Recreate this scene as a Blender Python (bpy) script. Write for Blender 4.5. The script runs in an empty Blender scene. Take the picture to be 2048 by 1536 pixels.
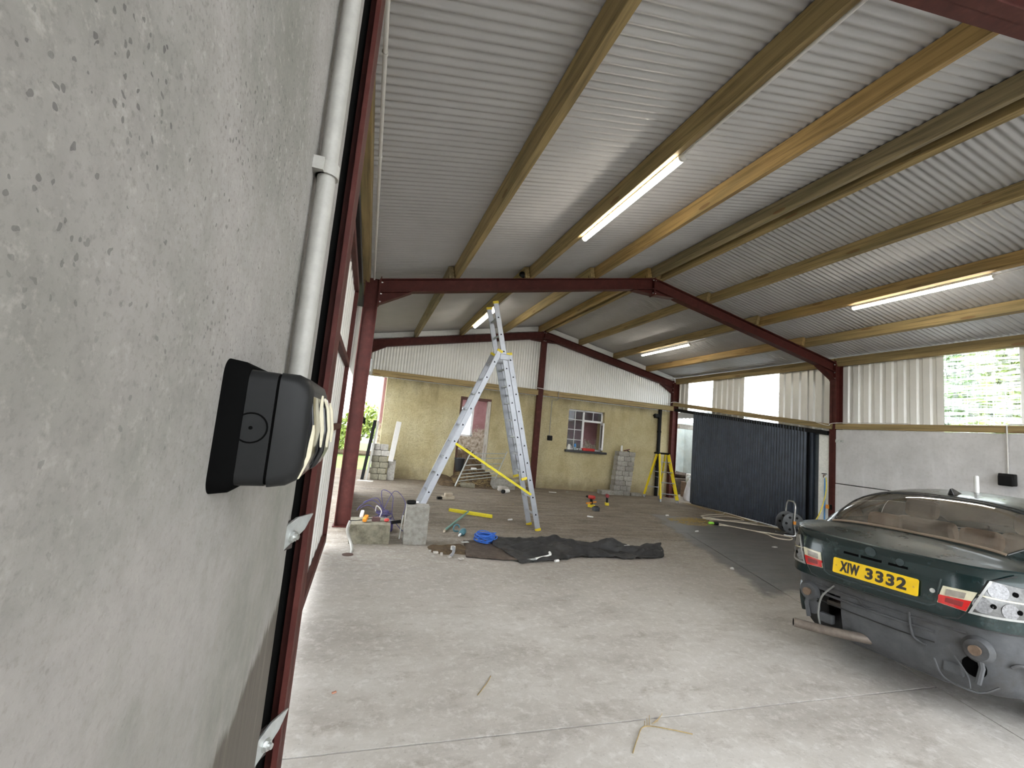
import bpy, math, random
from math import sin, cos, pi, radians, sqrt, atan2
from mathutils import Vector, Matrix, noise as mnoise
random.seed(7)
SC = bpy.context.scene
COL = SC.collection

# ------------------------------------------------------------------ camera
RIGHT = Vector((0.94508794, -0.31401315, 0.09057885))
UP = Vector((-0.11976673, -0.07489976, 0.9899727))
FWD = Vector((0.30408012, 0.9464596, 0.10839519))
cam_d = bpy.data.cameras.new('camera'); cam = bpy.data.objects.new('camera', cam_d); COL.objects.link(cam)
M3 = Matrix((RIGHT, UP, -FWD)).transposed()
cam.matrix_world = Matrix.Translation((0, 0, 1.5)) @ M3.to_4x4()
cam_d.sensor_fit = 'HORIZONTAL'; cam_d.sensor_width = 36.0
cam_d.lens = 869.9375 / 2048 * 36.0
cam_d.clip_start = 0.02; cam_d.clip_end = 400
SC.camera = cam

# ------------------------------------------------------------------ sky (overcast), exposure
W = bpy.data.worlds.new('overcast_sky'); SC.world = W; W.use_nodes = True
bg = W.node_tree.nodes['Background']; bg.inputs[0].default_value = (0.93, 0.97, 1.0, 1); bg.inputs[1].default_value = 2.1
SC.view_settings.view_transform = 'Standard'; SC.view_settings.look = 'None'
SC.view_settings.exposure = 1.6; SC.view_settings.gamma = 1.0; SC.view_settings.use_curve_mapping = False
try:
    SC.cycles.use_denoising = True
    SC.cycles.max_bounces = 6; SC.cycles.diffuse_bounces = 3; SC.cycles.glossy_bounces = 3; SC.cycles.transparent_max_bounces = 10
    SC.cycles.use_adaptive_sampling = True; SC.cycles.adaptive_threshold = 0.12; SC.cycles.adaptive_min_samples = 8
    SC.cycles.sample_clamp_indirect = 6.0
    SC.cycles.caustics_reflective = False; SC.cycles.caustics_refractive = False
except Exception:
    pass
LAMP_STRENGTH = 20.0


# ------------------------------------------------------------------ geometry constants (metres)
XL, XR, XM = -0.06, 9.19, 4.62
Y1, Y2, Y3 = 1.25, 6.56, 11.67
ZE, ZA = 3.54, 4.488
SL = (ZA - ZE) / (XM - XL)
def gz(x, y): return -0.015 * x + 0.008 * (y - 6.5)      # the yard floor falls gently to the right
def rz(x): return ZE + SL * (x - XL) if x <= XM else ZA - SL * (x - XM)   # top of the rafters
PD = 0.175      # purlin depth

# ------------------------------------------------------------------ mesh helpers
class MB:
    def __init__(self): self.v = []; self.f = []; self.m = []; self.cur = 0
    def add(self, vs, fs):
        o = len(self.v); self.v += [tuple(p) for p in vs]; self.f += [tuple(i + o for i in f) for f in fs]; self.m += [self.cur] * len(fs); return self
    def box(self, x0, x1, y0, y1, z0, z1):
        return self.add([(x0,y0,z0),(x1,y0,z0),(x1,y1,z0),(x0,y1,z0),(x0,y0,z1),(x1,y0,z1),(x1,y1,z1),(x0,y1,z1)],
            [(0,3,2,1),(4,5,6,7),(0,1,5,4),(1,2,6,5),(2,3,7,6),(3,0,4,7)])
    def cbox(self, c, s, rot=None):
        R = rot or Matrix.Identity(3); c = Vector(c); vs = []
        for dz in (-.5, .5):
            for dx, dy in ((-.5,-.5),(.5,-.5),(.5,.5),(-.5,.5)): vs.append(c + R @ Vector((dx*s[0], dy*s[1], dz*s[2])))
        return self.add(vs, [(0,3,2,1),(4,5,6,7),(0,1,5,4),(1,2,6,5),(2,3,7,6),(3,0,4,7)])
    def bar(self, a, b, w, h, up=(0,0,1)):
        a = Vector(a); b = Vector(b); d = (b - a); L = d.length; d.normalize(); u = Vector(up)
        s = d.cross(u)
        if s.length < 1e-4: s = d.cross(Vector((0,1,0)))
        s.normalize(); u = s.cross(d)
        return self.cbox((a + b) / 2, (w, L, h), Matrix((s, d, u)).transposed())
    def prism(self, poly, axis, a0, a1):
        n = len(poly); vs = []
        for a in (a0, a1):
            for p, q in poly: vs.append({'x': (a,p,q), 'y': (p,a,q), 'z': (p,q,a)}[axis])
        fs = [tuple(range(n-1,-1,-1)), tuple(range(n, 2*n))] + [(i, (i+1)%n, n+(i+1)%n, n+i) for i in range(n)]
        return self.add(vs, fs)
    def tube(self, pts, r, n=10, caps=True, closed=False):
        pts = [Vector(p) for p in pts]; m = len(pts); vs = []; prev = None
        rr = r if isinstance(r, (list, tuple)) else [r] * m
        for i, p in enumerate(pts):
            if closed: t = pts[(i+1)%m] - pts[i-1]
            else: t = pts[min(i+1,m-1)] - pts[max(i-1,0)]
            if t.length < 1e-9: t = Vector((0,0,1))
            t.normalize()
            if prev is None:
                a = Vector((0,0,1)) if abs(t.z) < .9 else Vector((1,0,0))
                s = t.cross(a).normalized()
            else:
                s = prev - t * prev.dot(t)
                s = s.normalized() if s.length > 1e-6 else t.orthogonal().normalized()
            prev = s; u = t.cross(s)
            for k in range(n):
                a = 2*pi*k/n; vs.append(p + (s*cos(a) + u*sin(a)) * rr[i])
        fs = []
        for i in range(m if closed else m-1):
            j = (i+1) % m
            for k in range(n): fs.append((i*n+k, i*n+(k+1)%n, j*n+(k+1)%n, j*n+k))
        if caps and not closed: fs += [tuple(range(n-1,-1,-1)), tuple(range((m-1)*n, m*n))]
        return self.add(vs, fs)
    def lathe(self, prof, c=(0,0,0), axis=(0,0,1), n=20, cap=True):
        ax = Vector(axis).normalized(); s = ax.orthogonal().normalized(); u = ax.cross(s); c = Vector(c); vs = []; m = len(prof)
        for r, h in prof:
            for k in range(n):
                a = 2*pi*k/n; vs.append(c + ax*h + (s*cos(a)+u*sin(a))*r)
        fs = [(i*n+k, i*n+(k+1)%n, (i+1)*n+(k+1)%n, (i+1)*n+k) for i in range(m-1) for k in range(n)]
        if cap: fs += [tuple(range(n-1,-1,-1)), tuple(range((m-1)*n, m*n))]
        return self.add(vs, fs)
    def grid(self, fn, nu, nv):
        vs = [fn(i/nu, j/nv) for j in range(nv+1) for i in range(nu+1)]
        fs = [(j*(nu+1)+i, j*(nu+1)+i+1, (j+1)*(nu+1)+i+1, (j+1)*(nu+1)+i) for j in range(nv) for i in range(nu)]
        return self.add(vs, fs)
    def blob(self, c, r, seed=0, amp=.25, n=10, m=7):
        c = Vector(c); r = Vector(r) if hasattr(r, '__len__') else Vector((r,r,r)); vs = []
        for j in range(m+1):
            th = pi*j/m
            for i in range(n):
                ph = 2*pi*i/n; d = Vector((sin(th)*cos(ph), sin(th)*sin(ph), cos(th)))
                k = 1 + amp*mnoise.noise(d*1.7 + Vector((seed*3.1, seed*1.7, 0)))
                vs.append(c + Vector((d.x*r.x, d.y*r.y, d.z*r.z))*k)
        return self.add(vs, [(j*n+i, j*n+(i+1)%n, (j+1)*n+(i+1)%n, (j+1)*n+i) for j in range(m) for i in range(n)])
    def build(self, name, mat, parent=None, smooth=False, bevel=0, loc=None, angle=35, solid=0):
        me = bpy.data.meshes.new(name); me.from_pydata(self.v, [], self.f); me.update()
        for mm in (mat if isinstance(mat, (list, tuple)) else [mat]): me.materials.append(mm)
        if any(self.m): me.polygons.foreach_set('material_index', self.m)
        o = bpy.data.objects.new(name, me); COL.objects.link(o)
        if smooth:
            me.polygons.foreach_set('use_smooth', [True]*len(me.polygons))
            try: me.set_sharp_from_angle(angle=radians(angle))
            except Exception: pass
        if solid:
            md = o.modifiers.new('thickness', 'SOLIDIFY'); md.thickness = solid; md.offset = 0
        if bevel:
            md = o.modifiers.new('bevel', 'BEVEL'); md.width = bevel; md.segments = 2; md.limit_method = 'ANGLE'
        if parent is not None: o.parent = parent
        if loc: o.location = loc
        return o

def tag(o, label=None, cat=None, group=None, kind=None):
    if label: o['label'] = label
    if cat: o['category'] = cat
    if group: o['group'] = group
    if kind: o['kind'] = kind
    return o
def empty(name, loc=(0,0,0), rz_=0, label=None, cat=None, group=None, kind=None):
    o = bpy.data.objects.new(name, None); COL.objects.link(o); o.location = loc; o.rotation_euler = (0,0,rz_); o.empty_display_size = .1
    return tag(o, label, cat, group, kind)
def copy_obj(src, parent=None, loc=None, rot=None):
    c = src.copy(); COL.objects.link(c); c.parent = parent
    if loc is not None: c.location = loc
    if rot is not None: c.rotation_euler = rot
    return c
def arc(c, r, a0, a1, n, f): return [f(c, r, a0 + (a1-a0)*i/n) for i in range(n+1)]
def smooth_path(pts, k=6):
    pts = [Vector(p) for p in pts]; out = []
    for i in range(len(pts)-1):
        p0 = pts[max(i-1,0)]; p1 = pts[i]; p2 = pts[i+1]; p3 = pts[min(i+2, len(pts)-1)]
        for j in range(k):
            t = j/k
            out.append(.5*((2*p1) + (p2-p0)*t + (2*p0-5*p1+4*p2-p3)*t*t + (3*p1-p0-3*p2+p3)*t**3))
    out.append(pts[-1]); return out

# ------------------------------------------------------------------ materials
class NT:
    def __init__(self, name):
        self.mat = bpy.data.materials.new(name); self.mat.use_nodes = True; self.t = self.mat.node_tree; self.t.nodes.clear()
        self.out = self.t.nodes.new('ShaderNodeOutputMaterial'); self.b = self.t.nodes.new('ShaderNodeBsdfPrincipled')
        self.t.links.new(self.b.outputs[0], self.out.inputs[0]); self.co = self.t.nodes.new('ShaderNodeTexCoord')
    def n(self, ty, **kw):
        x = self.t.nodes.new(ty)
        for k, v in kw.items(): setattr(x, k, v)
        return x
    def link(self, a, b): self.t.links.new(a, b)
    def vec(self, scale=(1,1,1), loc=(0,0,0), src='Object'):
        m = self.n('ShaderNodeMapping'); m.inputs['Scale'].default_value = scale; m.inputs['Location'].default_value = loc
        self.link(self.co.outputs[src], m.inputs[0]); return m.outputs[0]
    def noise(self, vec, scale, detail=4, rough=.6, dist=0):
        x = self.n('ShaderNodeTexNoise'); x.inputs['Scale'].default_value = scale; x.inputs['Detail'].default_value = detail
        x.inputs['Roughness'].default_value = rough; x.inputs['Distortion'].default_value = dist; self.link(vec, x.inputs['Vector']); return x.outputs[0]
    def voro(self, vec, scale, feature='F1'):
        x = self.n('ShaderNodeTexVoronoi', feature=feature); x.inputs['Scale'].default_value = scale; self.link(vec, x.inputs['Vector']); return x.outputs['Distance']
    def ramp(self, fac, stops):
        r = self.n('ShaderNodeValToRGB'); e = r.color_ramp.elements
        while len(e) < len(stops): e.new(.5)
        for x, (p, c) in zip(e, stops): x.position = p; x.color = (*c, 1) if len(c) == 3 else c
        self.link(fac, r.inputs[0]); return r.outputs[0]
    def mask(self, fac, a, b):
        m = self.n('ShaderNodeMapRange'); m.inputs[1].default_value = a; m.inputs[2].default_value = b
        self.link(fac, m.inputs[0]); return m.outputs[0]
    def mix(self, fac, a, b, blend='MIX'):
        m = self.n('ShaderNodeMix', data_type='RGBA', blend_type=blend)
        for s, v in ((0, fac), (6, a), (7, b)):
            if isinstance(v, (int, float)): m.inputs[s].default_value = v
            elif isinstance(v, tuple): m.inputs[s].default_value = (*v, 1)
            else: self.link(v, m.inputs[s])
        return m.outputs[2]
    def math(self, op, a, b=None, c=None):
        m = self.n('ShaderNodeMath', operation=op)
        for i, v in enumerate((a, b, c)):
            if v is None: continue
            if isinstance(v, (int, float)): m.inputs[i].default_value = v
            else: self.link(v, m.inputs[i])
        return m.outputs[0]
    def sep(self, vec):
        s = self.n('ShaderNodeSeparateXYZ'); self.link(vec, s.inputs[0]); return s.outputs
    def color(self, c):
        if isinstance(c, tuple): self.b.inputs['Base Color'].default_value = (*c, 1)
        else: self.link(c, self.b.inputs['Base Color'])
    def set(self, **kw):
        for k, v in kw.items():
            s = self.b.inputs[k.replace('_', ' ')]
            if isinstance(v, (int, float, tuple)): s.default_value = v
            else: self.link(v, s)
    def bump(self, h, strength=.3, dist=.01):
        b = self.n('ShaderNodeBump'); b.inputs['Strength'].default_value = strength; b.inputs['Distance'].default_value = dist
        self.link(h, b.inputs['Height']); self.link(b.outputs[0], self.b.inputs['Normal'])

def simple(name, c, rough=.6, metal=0, var=.15, scale=14, bump=0, dirt=None, coat=0, sc=(1,1,1), rnd=0, spec=None):
    m = NT(name); v = m.vec(sc); n = m.noise(v, scale, 5, .65)
    c2 = tuple(max(0, x*(1-var)) for x in c); c1 = tuple(min(1, x*(1+var)) for x in c)
    col = m.ramp(n, [(.3, c2), (.7, c1)])
    if dirt:
        d = m.noise(m.vec(sc, (3,7,1)), scale*.35, 6, .7); col = m.mix(m.math('MULTIPLY', m.mask(d, .5, .72), dirt[1]), col, dirt[0])
    if rnd:
        oi = m.n('ShaderNodeObjectInfo'); k = m.math('ADD', 1-rnd, m.math('MULTIPLY', oi.outputs['Random'], 2*rnd)); hs = m.n('ShaderNodeHueSaturation'); m.link(k, hs.inputs['Value']); m.link(col, hs.inputs['Color']); col = hs.outputs[0]
    m.color(col); m.set(Roughness=rough, Metallic=metal)
    if spec is not None: m.set(Specular_IOR_Level=spec)
    if coat: m.set(Coat_Weight=coat)
    if bump: m.bump(n, bump, .01)
    return m.mat
def mat_emit(name, c, s):
    m = NT(name); m.color((0.8,.8,.8)); m.set(Emission_Color=(*c,1), Emission_Strength=s); return m.mat

def m_wall_left():
    m = NT('cast_concrete_near'); v = m.vec()
    big = m.noise(v, 3.2, 6, .62); fine = m.noise(v, 38, 6, .7); mid = m.noise(m.vec((1,1,1),(5,2,9)), 11, 5, .65)
    col = m.ramp(big, [(.30, (.18,.175,.152)), (.47, (.235,.222,.204)), (.60, (.285,.265,.25)), (.75, (.31,.29,.275))])
    col = m.mix(m.math('MULTIPLY', m.mask(fine, .45, .75), .28), col, (.105,.096,.088))
    col = m.mix(m.math('MULTIPLY', m.mask(mid, .5, .72), .35), col, (.145,.15,.125))
    z = m.sep(v)[2]; y = m.sep(v)[1]
    hi0 = m.mask(z, 1.25, 1.75)
    gr = m.noise(v, 190, 4, .75); gr2 = m.noise(m.vec((1,1,1),(7,7,7)), 95, 4, .7)
    col = m.mix(m.math('MULTIPLY', m.mask(gr, .52, .70), m.math('ADD', .22, m.math('MULTIPLY', hi0, .4))), col, (.115,.105,.095))
    col = m.mix(m.math('MULTIPLY', m.mask(gr2, .56, .72), m.math('ADD', .15, m.math('MULTIPLY', hi0, .4))), col, (.40,.375,.34))
    # little blow holes, most of them higher up on the panel
    dn = m.n('ShaderNodeTexNoise'); dn.inputs['Scale'].default_value = 120; m.link(v, dn.inputs['Vector']); vm = m.n('ShaderNodeVectorMath', operation='SCALE'); m.link(dn.outputs['Color'], vm.inputs[0]); vm.inputs['Scale'].default_value = .008
    va = m.n('ShaderNodeVectorMath', operation='ADD'); m.link(v, va.inputs[0]); m.link(vm.outputs[0], va.inputs[1]); vd = va.outputs[0]
    vo = m.voro(vd, 120); gate = m.noise(m.vec((1,1,1),(2,3,4)), 6, 3, .6)
    hi = m.mask(z, 1.38, 1.66)
    pit = m.math('MULTIPLY', m.math('LESS_THAN', vo, .21), m.math('MULTIPLY', m.mask(gate, .44, .60), m.math('ADD', m.math('MULTIPLY', hi, .85), .06)))
    vo2 = m.voro(vd, 62); pit2 = m.math('MULTIPLY', m.math('LESS_THAN', vo2, .11), m.math('ADD', m.math('MULTIPLY', hi, .8), .2))
    pits = m.math('MAXIMUM', pit, m.math('MULTIPLY', pit2, .8))
    col = m.mix(m.math('MULTIPLY', pits, .82), col, (.055,.05,.05))
    # brighter drip streaks
    st = m.noise(m.vec((6,26,1.2)), 1.0, 4, .6); low = m.mask(z, 1.5, 1.0)
    col = m.mix(m.math('MULTIPLY', m.math('MULTIPLY', m.mask(st, .5, .7), low), .35), col, (.27,.25,.215))
    # damp stain creeping up from the foot of the panel
    e = m.math('SUBTRACT', m.math('MULTIPLY', m.math('SUBTRACT', y, .66), .12), m.math('SUBTRACT', z, 1.05))
    wob = m.math('MULTIPLY', m.math('SUBTRACT', m.noise(m.vec((1,7,2)), 3.0, 5, .7), .5), .10)
    stain = m.mask(m.math('ADD', e, wob), -.01, .012)
    stc = m.ramp(m.noise(m.vec((6,30,2)), 2.0, 5, .7), [(.3, (.05,.04,.03)), (.62, (.08,.066,.05)), (.8, (.15,.13,.105))])
    col = m.mix(m.math('MULTIPLY', stain, .9), col, stc)
    m.color(col); m.set(Roughness=.88)
    h = m.math('SUBTRACT', m.math('MULTIPLY', fine, .5), pits); m.bump(h, .5, .003)
    return m.mat
def m_panel_concrete():
    m = NT('precast_concrete'); v = m.vec()
    big = m.noise(v, 1.4, 6, .65); f = m.noise(v, 22, 5, .7)
    col = m.ramp(big, [(.3, (.48,.475,.47)), (.55, (.60,.59,.59)), (.75, (.68,.67,.675))])
    col = m.mix(m.math('MULTIPLY', m.mask(f, .5, .8), .3), col, (.30,.29,.28))
    s = m.noise(m.vec((1,6,.8)), 1.6, 4, .6); col = m.mix(m.math('MULTIPLY', m.mask(s, .55, .75), .35), col, (.74,.73,.73))
    m.color(col); m.set(Roughness=.85); m.bump(f, .25, .006); return m.mat
def m_floor():
    m = NT('worn_concrete_floor'); v = m.vec(); x, y, z = m.sep(v)
    big = m.noise(m.vec((.7,1.5,1)), 1.1, 8, .68, .4); f = m.noise(v, 30, 6, .72); md = m.noise(m.vec((.55,2.6,1),(4,1,0)), 2.6, 8, .74, .5)
    clean = m.ramp(big, [(.30, (.36,.33,.295)), (.5, (.49,.46,.42)), (.68, (.60,.575,.54))])
    dirty = m.ramp(md, [(.30, (.085,.064,.045)), (.48, (.165,.132,.098)), (.7, (.27,.23,.18))])
    g = m.math('ADD', m.mask(y, 3.4, 6.6), m.math('MULTIPLY', m.math('SUBTRACT', big, .5), .9))
    col = m.mix(m.mask(g, .1, 1.0), clean, dirty)
    col = m.mix(m.math('MULTIPLY', m.mask(md, .58, .78), .45), col, (.23,.19,.15))
    col = m.mix(m.math('MULTIPLY', m.mask(f, .52, .74), .33), col, (.70,.68,.65))
    f2 = m.noise(m.vec((1,1,1),(9,9,9)), 55, 3, .6)
    col = m.mix(m.math('MULTIPLY', m.mask(f2, .6, .75), .35), col, (.17,.15,.13))
    # wet, tarry apron in front of the black sliding door
    d = m.math('ADD', m.math('MULTIPLY', m.math('SUBTRACT', x, 5.35), .83), m.math('MULTIPLY', m.math('SUBTRACT', y, 6.1), -.32))
    d = m.math('MINIMUM', d, m.math('MULTIPLY', m.math('SUBTRACT', 8.6, y), .8)); d = m.math('MINIMUM', d, m.math('MULTIPLY', m.math('SUBTRACT', y, 4.0), .8))
    d = m.math('ADD', d, m.math('MULTIPLY', m.math('SUBTRACT', m.noise(m.vec((1,1,1)), 2.2, 5, .6), .5), .5))
    wet = m.mask(d, -.02, .10)
    col = m.mix(m.math('MULTIPLY', wet, .88), col, m.ramp(md, [(.3, (.05,.046,.044)), (.7, (.105,.098,.094))]))
    # soil washed along the foot of the house wall
    soil = m.mask(m.math('ADD', y, m.math('MULTIPLY', m.math('SUBTRACT', big, .5), 3.0)), 10.7, 11.9)
    col = m.mix(m.math('MULTIPLY', soil, .7), col, (.13,.095,.06))
    blot = m.noise(m.vec((.8,1.3,1),(11,3,0)), 5.5, 8, .75, .3); col = m.mix(m.math('MULTIPLY', m.mask(blot, .54, .70), .42), col, (.20,.155,.115))
    blot2 = m.noise(m.vec((1,1,1),(2,13,0)), 16, 6, .75, .2); col = m.mix(m.math('MULTIPLY', m.mask(blot2, .52, .66), m.math('MULTIPLY', m.math('SUBTRACT', .42, m.math('MULTIPLY', wet, .34)), m.math('SUBTRACT', 1.0, m.math('MULTIPLY', m.mask(y, 3.5, 7.0), .8)))), col, (.74,.72,.69))
    m.color(col); m.set(Roughness=m.math('SUBTRACT', .82, m.math('MULTIPLY', wet, .36)))
    m.bump(m.math('ADD', f, m.math('MULTIPLY', md, .6)), .25, .006); return m.mat
def m_timber(name, c=(.285,.205,.09), along=1):
    m = NT(name); s = [26, 26, 26]; s[along] = 1.1; v = m.vec(tuple(s)); g = m.noise(v, 1.0, 5, .6, .6)
    s2 = [5, 5, 5]; s2[along] = .9; big = m.noise(m.vec(tuple(s2)), 1.0, 4, .6)
    col = m.ramp(g, [(.30, tuple(k*.5 for k in c)), (.50, c), (.72, tuple(min(1,k*1.35) for k in c))])
    col = m.mix(m.math('MULTIPLY', m.mask(big, .48, .68), .5), col, (.19,.16,.075))
    s3 = [7, 7, 7]; s3[along] = 1.6; kn = m.math('LESS_THAN', m.voro(m.vec(tuple(s3)), 1.0), .16)
    col = m.mix(m.math('MULTIPLY', kn, .75), col, (.17,.09,.035))
    m.color(col); m.set(Roughness=.75); m.bump(g, .2, .004); return m.mat
def m_render():
    m = NT('yellow_roughcast'); v = m.vec(); f = m.noise(v, 26, 5, .75); big = m.noise(v, 1.1, 6, .65)
    z = m.sep(v)[2]; x = m.sep(v)[0]
    col = m.ramp(big, [(.28, (.44,.365,.19)), (.46, (.60,.515,.295)), (.56, (.66,.585,.36)), (.72, (.76,.69,.47))])
    col = m.mix(m.math('MULTIPLY', m.mask(f, .46, .70), .6), col, (.36,.295,.15))
    st = m.noise(m.vec((2.2,1,.5)), 1.2, 5, .65); top = m.mask(z, 1.9, 2.8)
    col = m.mix(m.math('MULTIPLY', m.math('MULTIPLY', m.mask(st, .45, .7), m.math('ADD', top, .35)), .75), col, (.25,.20,.11))
    low = m.mask(m.math('ADD', z, m.math('MULTIPLY', m.math('SUBTRACT', m.noise(v, 2.5, 5, .7), .5), .9)), .35, .0)
    col = m.mix(m.math('MULTIPLY', low, .75), col, (.24,.19,.115))
    rgt = m.mask(x, 4.6, 7.0); col = m.mix(m.math('MULTIPLY', rgt, .28), col, (.47,.39,.21))
    m.color(col); m.set(Roughness=.95); m.bump(f, 1.0, .03); return m.mat
def m_red():
    m = NT('red_oxide_steel'); v = m.vec(); n = m.noise(v, 9, 5, .65)
    m.color(m.ramp(n, [(.3, (.048,.010,.008)), (.55, (.068,.0145,.011)), (.78, (.095,.027,.021))])); m.set(Roughness=.6, Specular_IOR_Level=.25); return m.mat
def m_sheet(name, c, rough=.45, warm=0):
    m = NT(name); v = m.vec(); n = m.noise(v, 1.6, 4, .6); f = m.noise(v, 70, 3, .6)
    col = m.ramp(n, [(.3, tuple(k*.9 for k in c)), (.7, c)])
    col = m.mix(m.math('MULTIPLY', m.mask(f, .66, .75), .35), col, tuple(k*.55 for k in c))
    m.color(col); m.set(Roughness=rough, Metallic=.15); return m.mat
def m_clear():
    m = NT('clear_plastic_sheet'); t = m.n('ShaderNodeBsdfTransparent'); t.inputs[0].default_value = (.93,.96,.97,1)
    g = m.n('ShaderNodeBsdfGlossy'); g.inputs['Roughness'].default_value = .15
    tl = m.n('ShaderNodeBsdfTranslucent'); tl.inputs[0].default_value = (.9,.95,.97,1)
    st = m.noise(m.vec((1,3,34)), 1.0, 4, .7); st2 = m.noise(m.vec((1,44,2)), 1.0, 3, .6)
    fac = m.math('ADD', m.math('MULTIPLY', m.mask(st, .42, .58), .5), m.math('MULTIPLY', m.mask(st2, .5, .66), .3))
    a = m.n('ShaderNodeMixShader'); m.link(fac, a.inputs[0]); m.link(t.outputs[0], a.inputs[1]); m.link(tl.outputs[0], a.inputs[2])
    b = m.n('ShaderNodeMixShader'); b.inputs[0].default_value = .05; m.link(a.outputs[0], b.inputs[1]); m.link(g.outputs[0], b.inputs[2])
    m.link(b.outputs[0], m.out.inputs[0]); return m.mat
def m_glass(name, tint=(.9,.93,.92), dust=.12, dustc=(.55,.5,.43), rough=.02):
    m = NT(name); t = m.n('ShaderNodeBsdfTransparent'); t.inputs[0].default_value = (*tint,1)
    g = m.n('ShaderNodeBsdfGlossy'); g.inputs['Roughness'].default_value = rough
    d = m.n('ShaderNodeBsdfDiffuse'); d.inputs[0].default_value = (*dustc,1)
    fr = m.n('ShaderNodeFresnel'); fr.inputs[0].default_value = 1.5
    a = m.n('ShaderNodeMixShader'); m.link(fr.outputs[0], a.inputs[0]); m.link(t.outputs[0], a.inputs[1]); m.link(g.outputs[0], a.inputs[2])
    b = m.n('ShaderNodeMixShader'); m.link(a.outputs[0], b.inputs[1]); m.link(d.outputs[0], b.inputs[2])
    n = m.noise(m.vec(), 5, 5, .6); m.link(m.math('MULTIPLY', m.mask(n, .2, .8), dust*1.6), b.inputs[0])
    m.link(b.outputs[0], m.out.inputs[0]); return m.mat
def m_leaf(name, c):
    m = NT(name); n = m.noise(m.vec(), 3.0, 3, .6)
    m.color(m.ramp(n, [(.3, tuple(k*.5 for k in c)), (.7, c)])); m.set(Roughness=.6)
    try: m.set(Transmission_Weight=.0, Subsurface_Weight=0.0)
    except Exception: pass
    return m.mat

def m_pink():
    m = NT('pink_and_whitewash_plaster'); v = m.vec(); n = m.noise(v, 3.5, 6, .7); z = m.sep(v)[2]
    col = m.ramp(n, [(.3, (.34,.17,.18)), (.7, (.46,.26,.27))])
    low = m.mask(m.math('ADD', z, m.math('MULTIPLY', m.math('SUBTRACT', n, .5), 1.3)), 1.42, 1.28)
    wh = m.ramp(m.noise(v, 9, 6, .75), [(.35, (.20,.14,.085)), (.5, (.55,.48,.38)), (.65, (.78,.74,.68))])
    m.color(m.mix(low, col, wh)); m.set(Roughness=.95); return m.mat
M = {}
M['wall_left'] = m_wall_left(); M['panel'] = m_panel_concrete(); M['floor'] = m_floor(); M['render'] = m_render(); M['red'] = m_red()
M['timber'] = m_timber('treated_softwood'); M['timber_x'] = m_timber('treated_softwood_rail', (.33,.24,.11), 0); M['timber_w'] = m_timber('golden_softwood', (.32,.205,.075))
M['timber_g'] = m_timber('greyed_softwood', (.225,.175,.095))
M['roof'] = m_sheet('galvanised_roof_sheet', (.47,.462,.46), .5); M['white_sheet'] = m_sheet('off_white_cladding', (.80,.79,.75), .42)
M['gable_sheet'] = m_sheet('pale_gable_cladding', (.74,.74,.71), .35)
M['clear'] = m_clear(); M['lamp'] = mat_emit('led_diffuser', (1.0,.93,.80), LAMP_STRENGTH)
M['pvc'] = simple('white_pvc', (.62,.60,.57), .4, var=.06); M['pvc_d'] = simple('dusty_white_pvc', (.31,.30,.275), .5, var=.12, scale=30)
M['black'] = simple('black_plastic', (.006,.006,.0065), .5, var=.2, spec=.15); M['charcoal'] = simple('charcoal_plastic', (.0125,.0128,.013), .45, var=.08, scale=60, spec=.16)
M['gloss_black'] = simple('glossy_black_plastic', (.004,.004,.005), .12, var=.1); M['cream'] = simple('cream_plastic', (.62,.57,.42), .4, var=.08)
M['galv'] = simple('galvanised_steel', (.48,.50,.49), .45, .7, .15, 25); M['zinc'] = simple('bright_zinc', (.62,.63,.62), .32, .9, .1, 30)
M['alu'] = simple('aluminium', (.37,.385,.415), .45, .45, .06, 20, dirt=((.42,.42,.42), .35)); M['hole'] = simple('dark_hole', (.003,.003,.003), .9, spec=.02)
M['yellow'] = simple('yellow_plastic', (.74,.58,.02), .45, var=.1); M['fibre_yellow'] = simple('yellow_fibreglass', (.85,.66,.01), .45, var=.06)
M['strap'] = simple('yellow_webbing', (.78,.66,.04), .8, var=.12, scale=60)
M['blackdoor'] = simple('black_box_sheet', (.034,.044,.060), .30, .3, .25, 5, dirt=((.05,.058,.068), .4))
M['block'] = simple('concrete_block', (.34,.325,.295), .95, var=.28, scale=18, bump=.5, dirt=((.19,.165,.12), .7), rnd=.22)
M['block_moss'] = simple('mossy_concrete_block', (.21,.195,.145), .95, var=.35, scale=16, bump=.5, dirt=((.08,.065,.04), .8), rnd=.15)
M['pink'] = m_pink(); M['ceil_in'] = simple('room_ceiling', (.4,.36,.33), .9)
M['upvc'] = simple('white_window_paint', (.80,.80,.80), .4, var=.04); M['sill'] = simple('black_sill_paint', (.03,.03,.032), .5)
M['pane'] = m_glass('window_glass', (.66,.69,.72), .14, (.32,.32,.36)); M['mud'] = simple('straw_and_muck', (.085,.056,.03), 1, var=.5, scale=22, bump=.8, dirt=((.20,.14,.07), .6))
M['straw'] = simple('straw', (.36,.26,.10), .9, var=.3, scale=40); M['tarp'] = simple('black_membrane', (.032,.032,.033), .6, var=.45, scale=6, bump=.3, dirt=((.085,.08,.074), .6), spec=.3)
M['brownboard'] = simple('wet_brown_board', (.075,.055,.042), .85, var=.4, scale=12, bump=.4, dirt=((.17,.13,.10), .5))
M['blue'] = simple('blue_rope', (.03,.14,.55), .6, var=.25, scale=40); M['purple'] = simple('violet_cable', (.045,.035,.14), .5, var=.2)
M['orange'] = simple('orange_plastic', (.80,.30,.03), .4); M['redp'] = simple('red_plastic', (.55,.04,.035), .4); M['white'] = simple('white_plastic', (.80,.80,.78), .5, var=.05)
M['teal'] = simple('green_painted_handle', (.16,.32,.28), .5, var=.2); M['tealp'] = simple('teal_plastic', (.08,.20,.24), .5, var=.2); M['green'] = simple('lime_plastic', (.25,.62,.05), .4)
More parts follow.
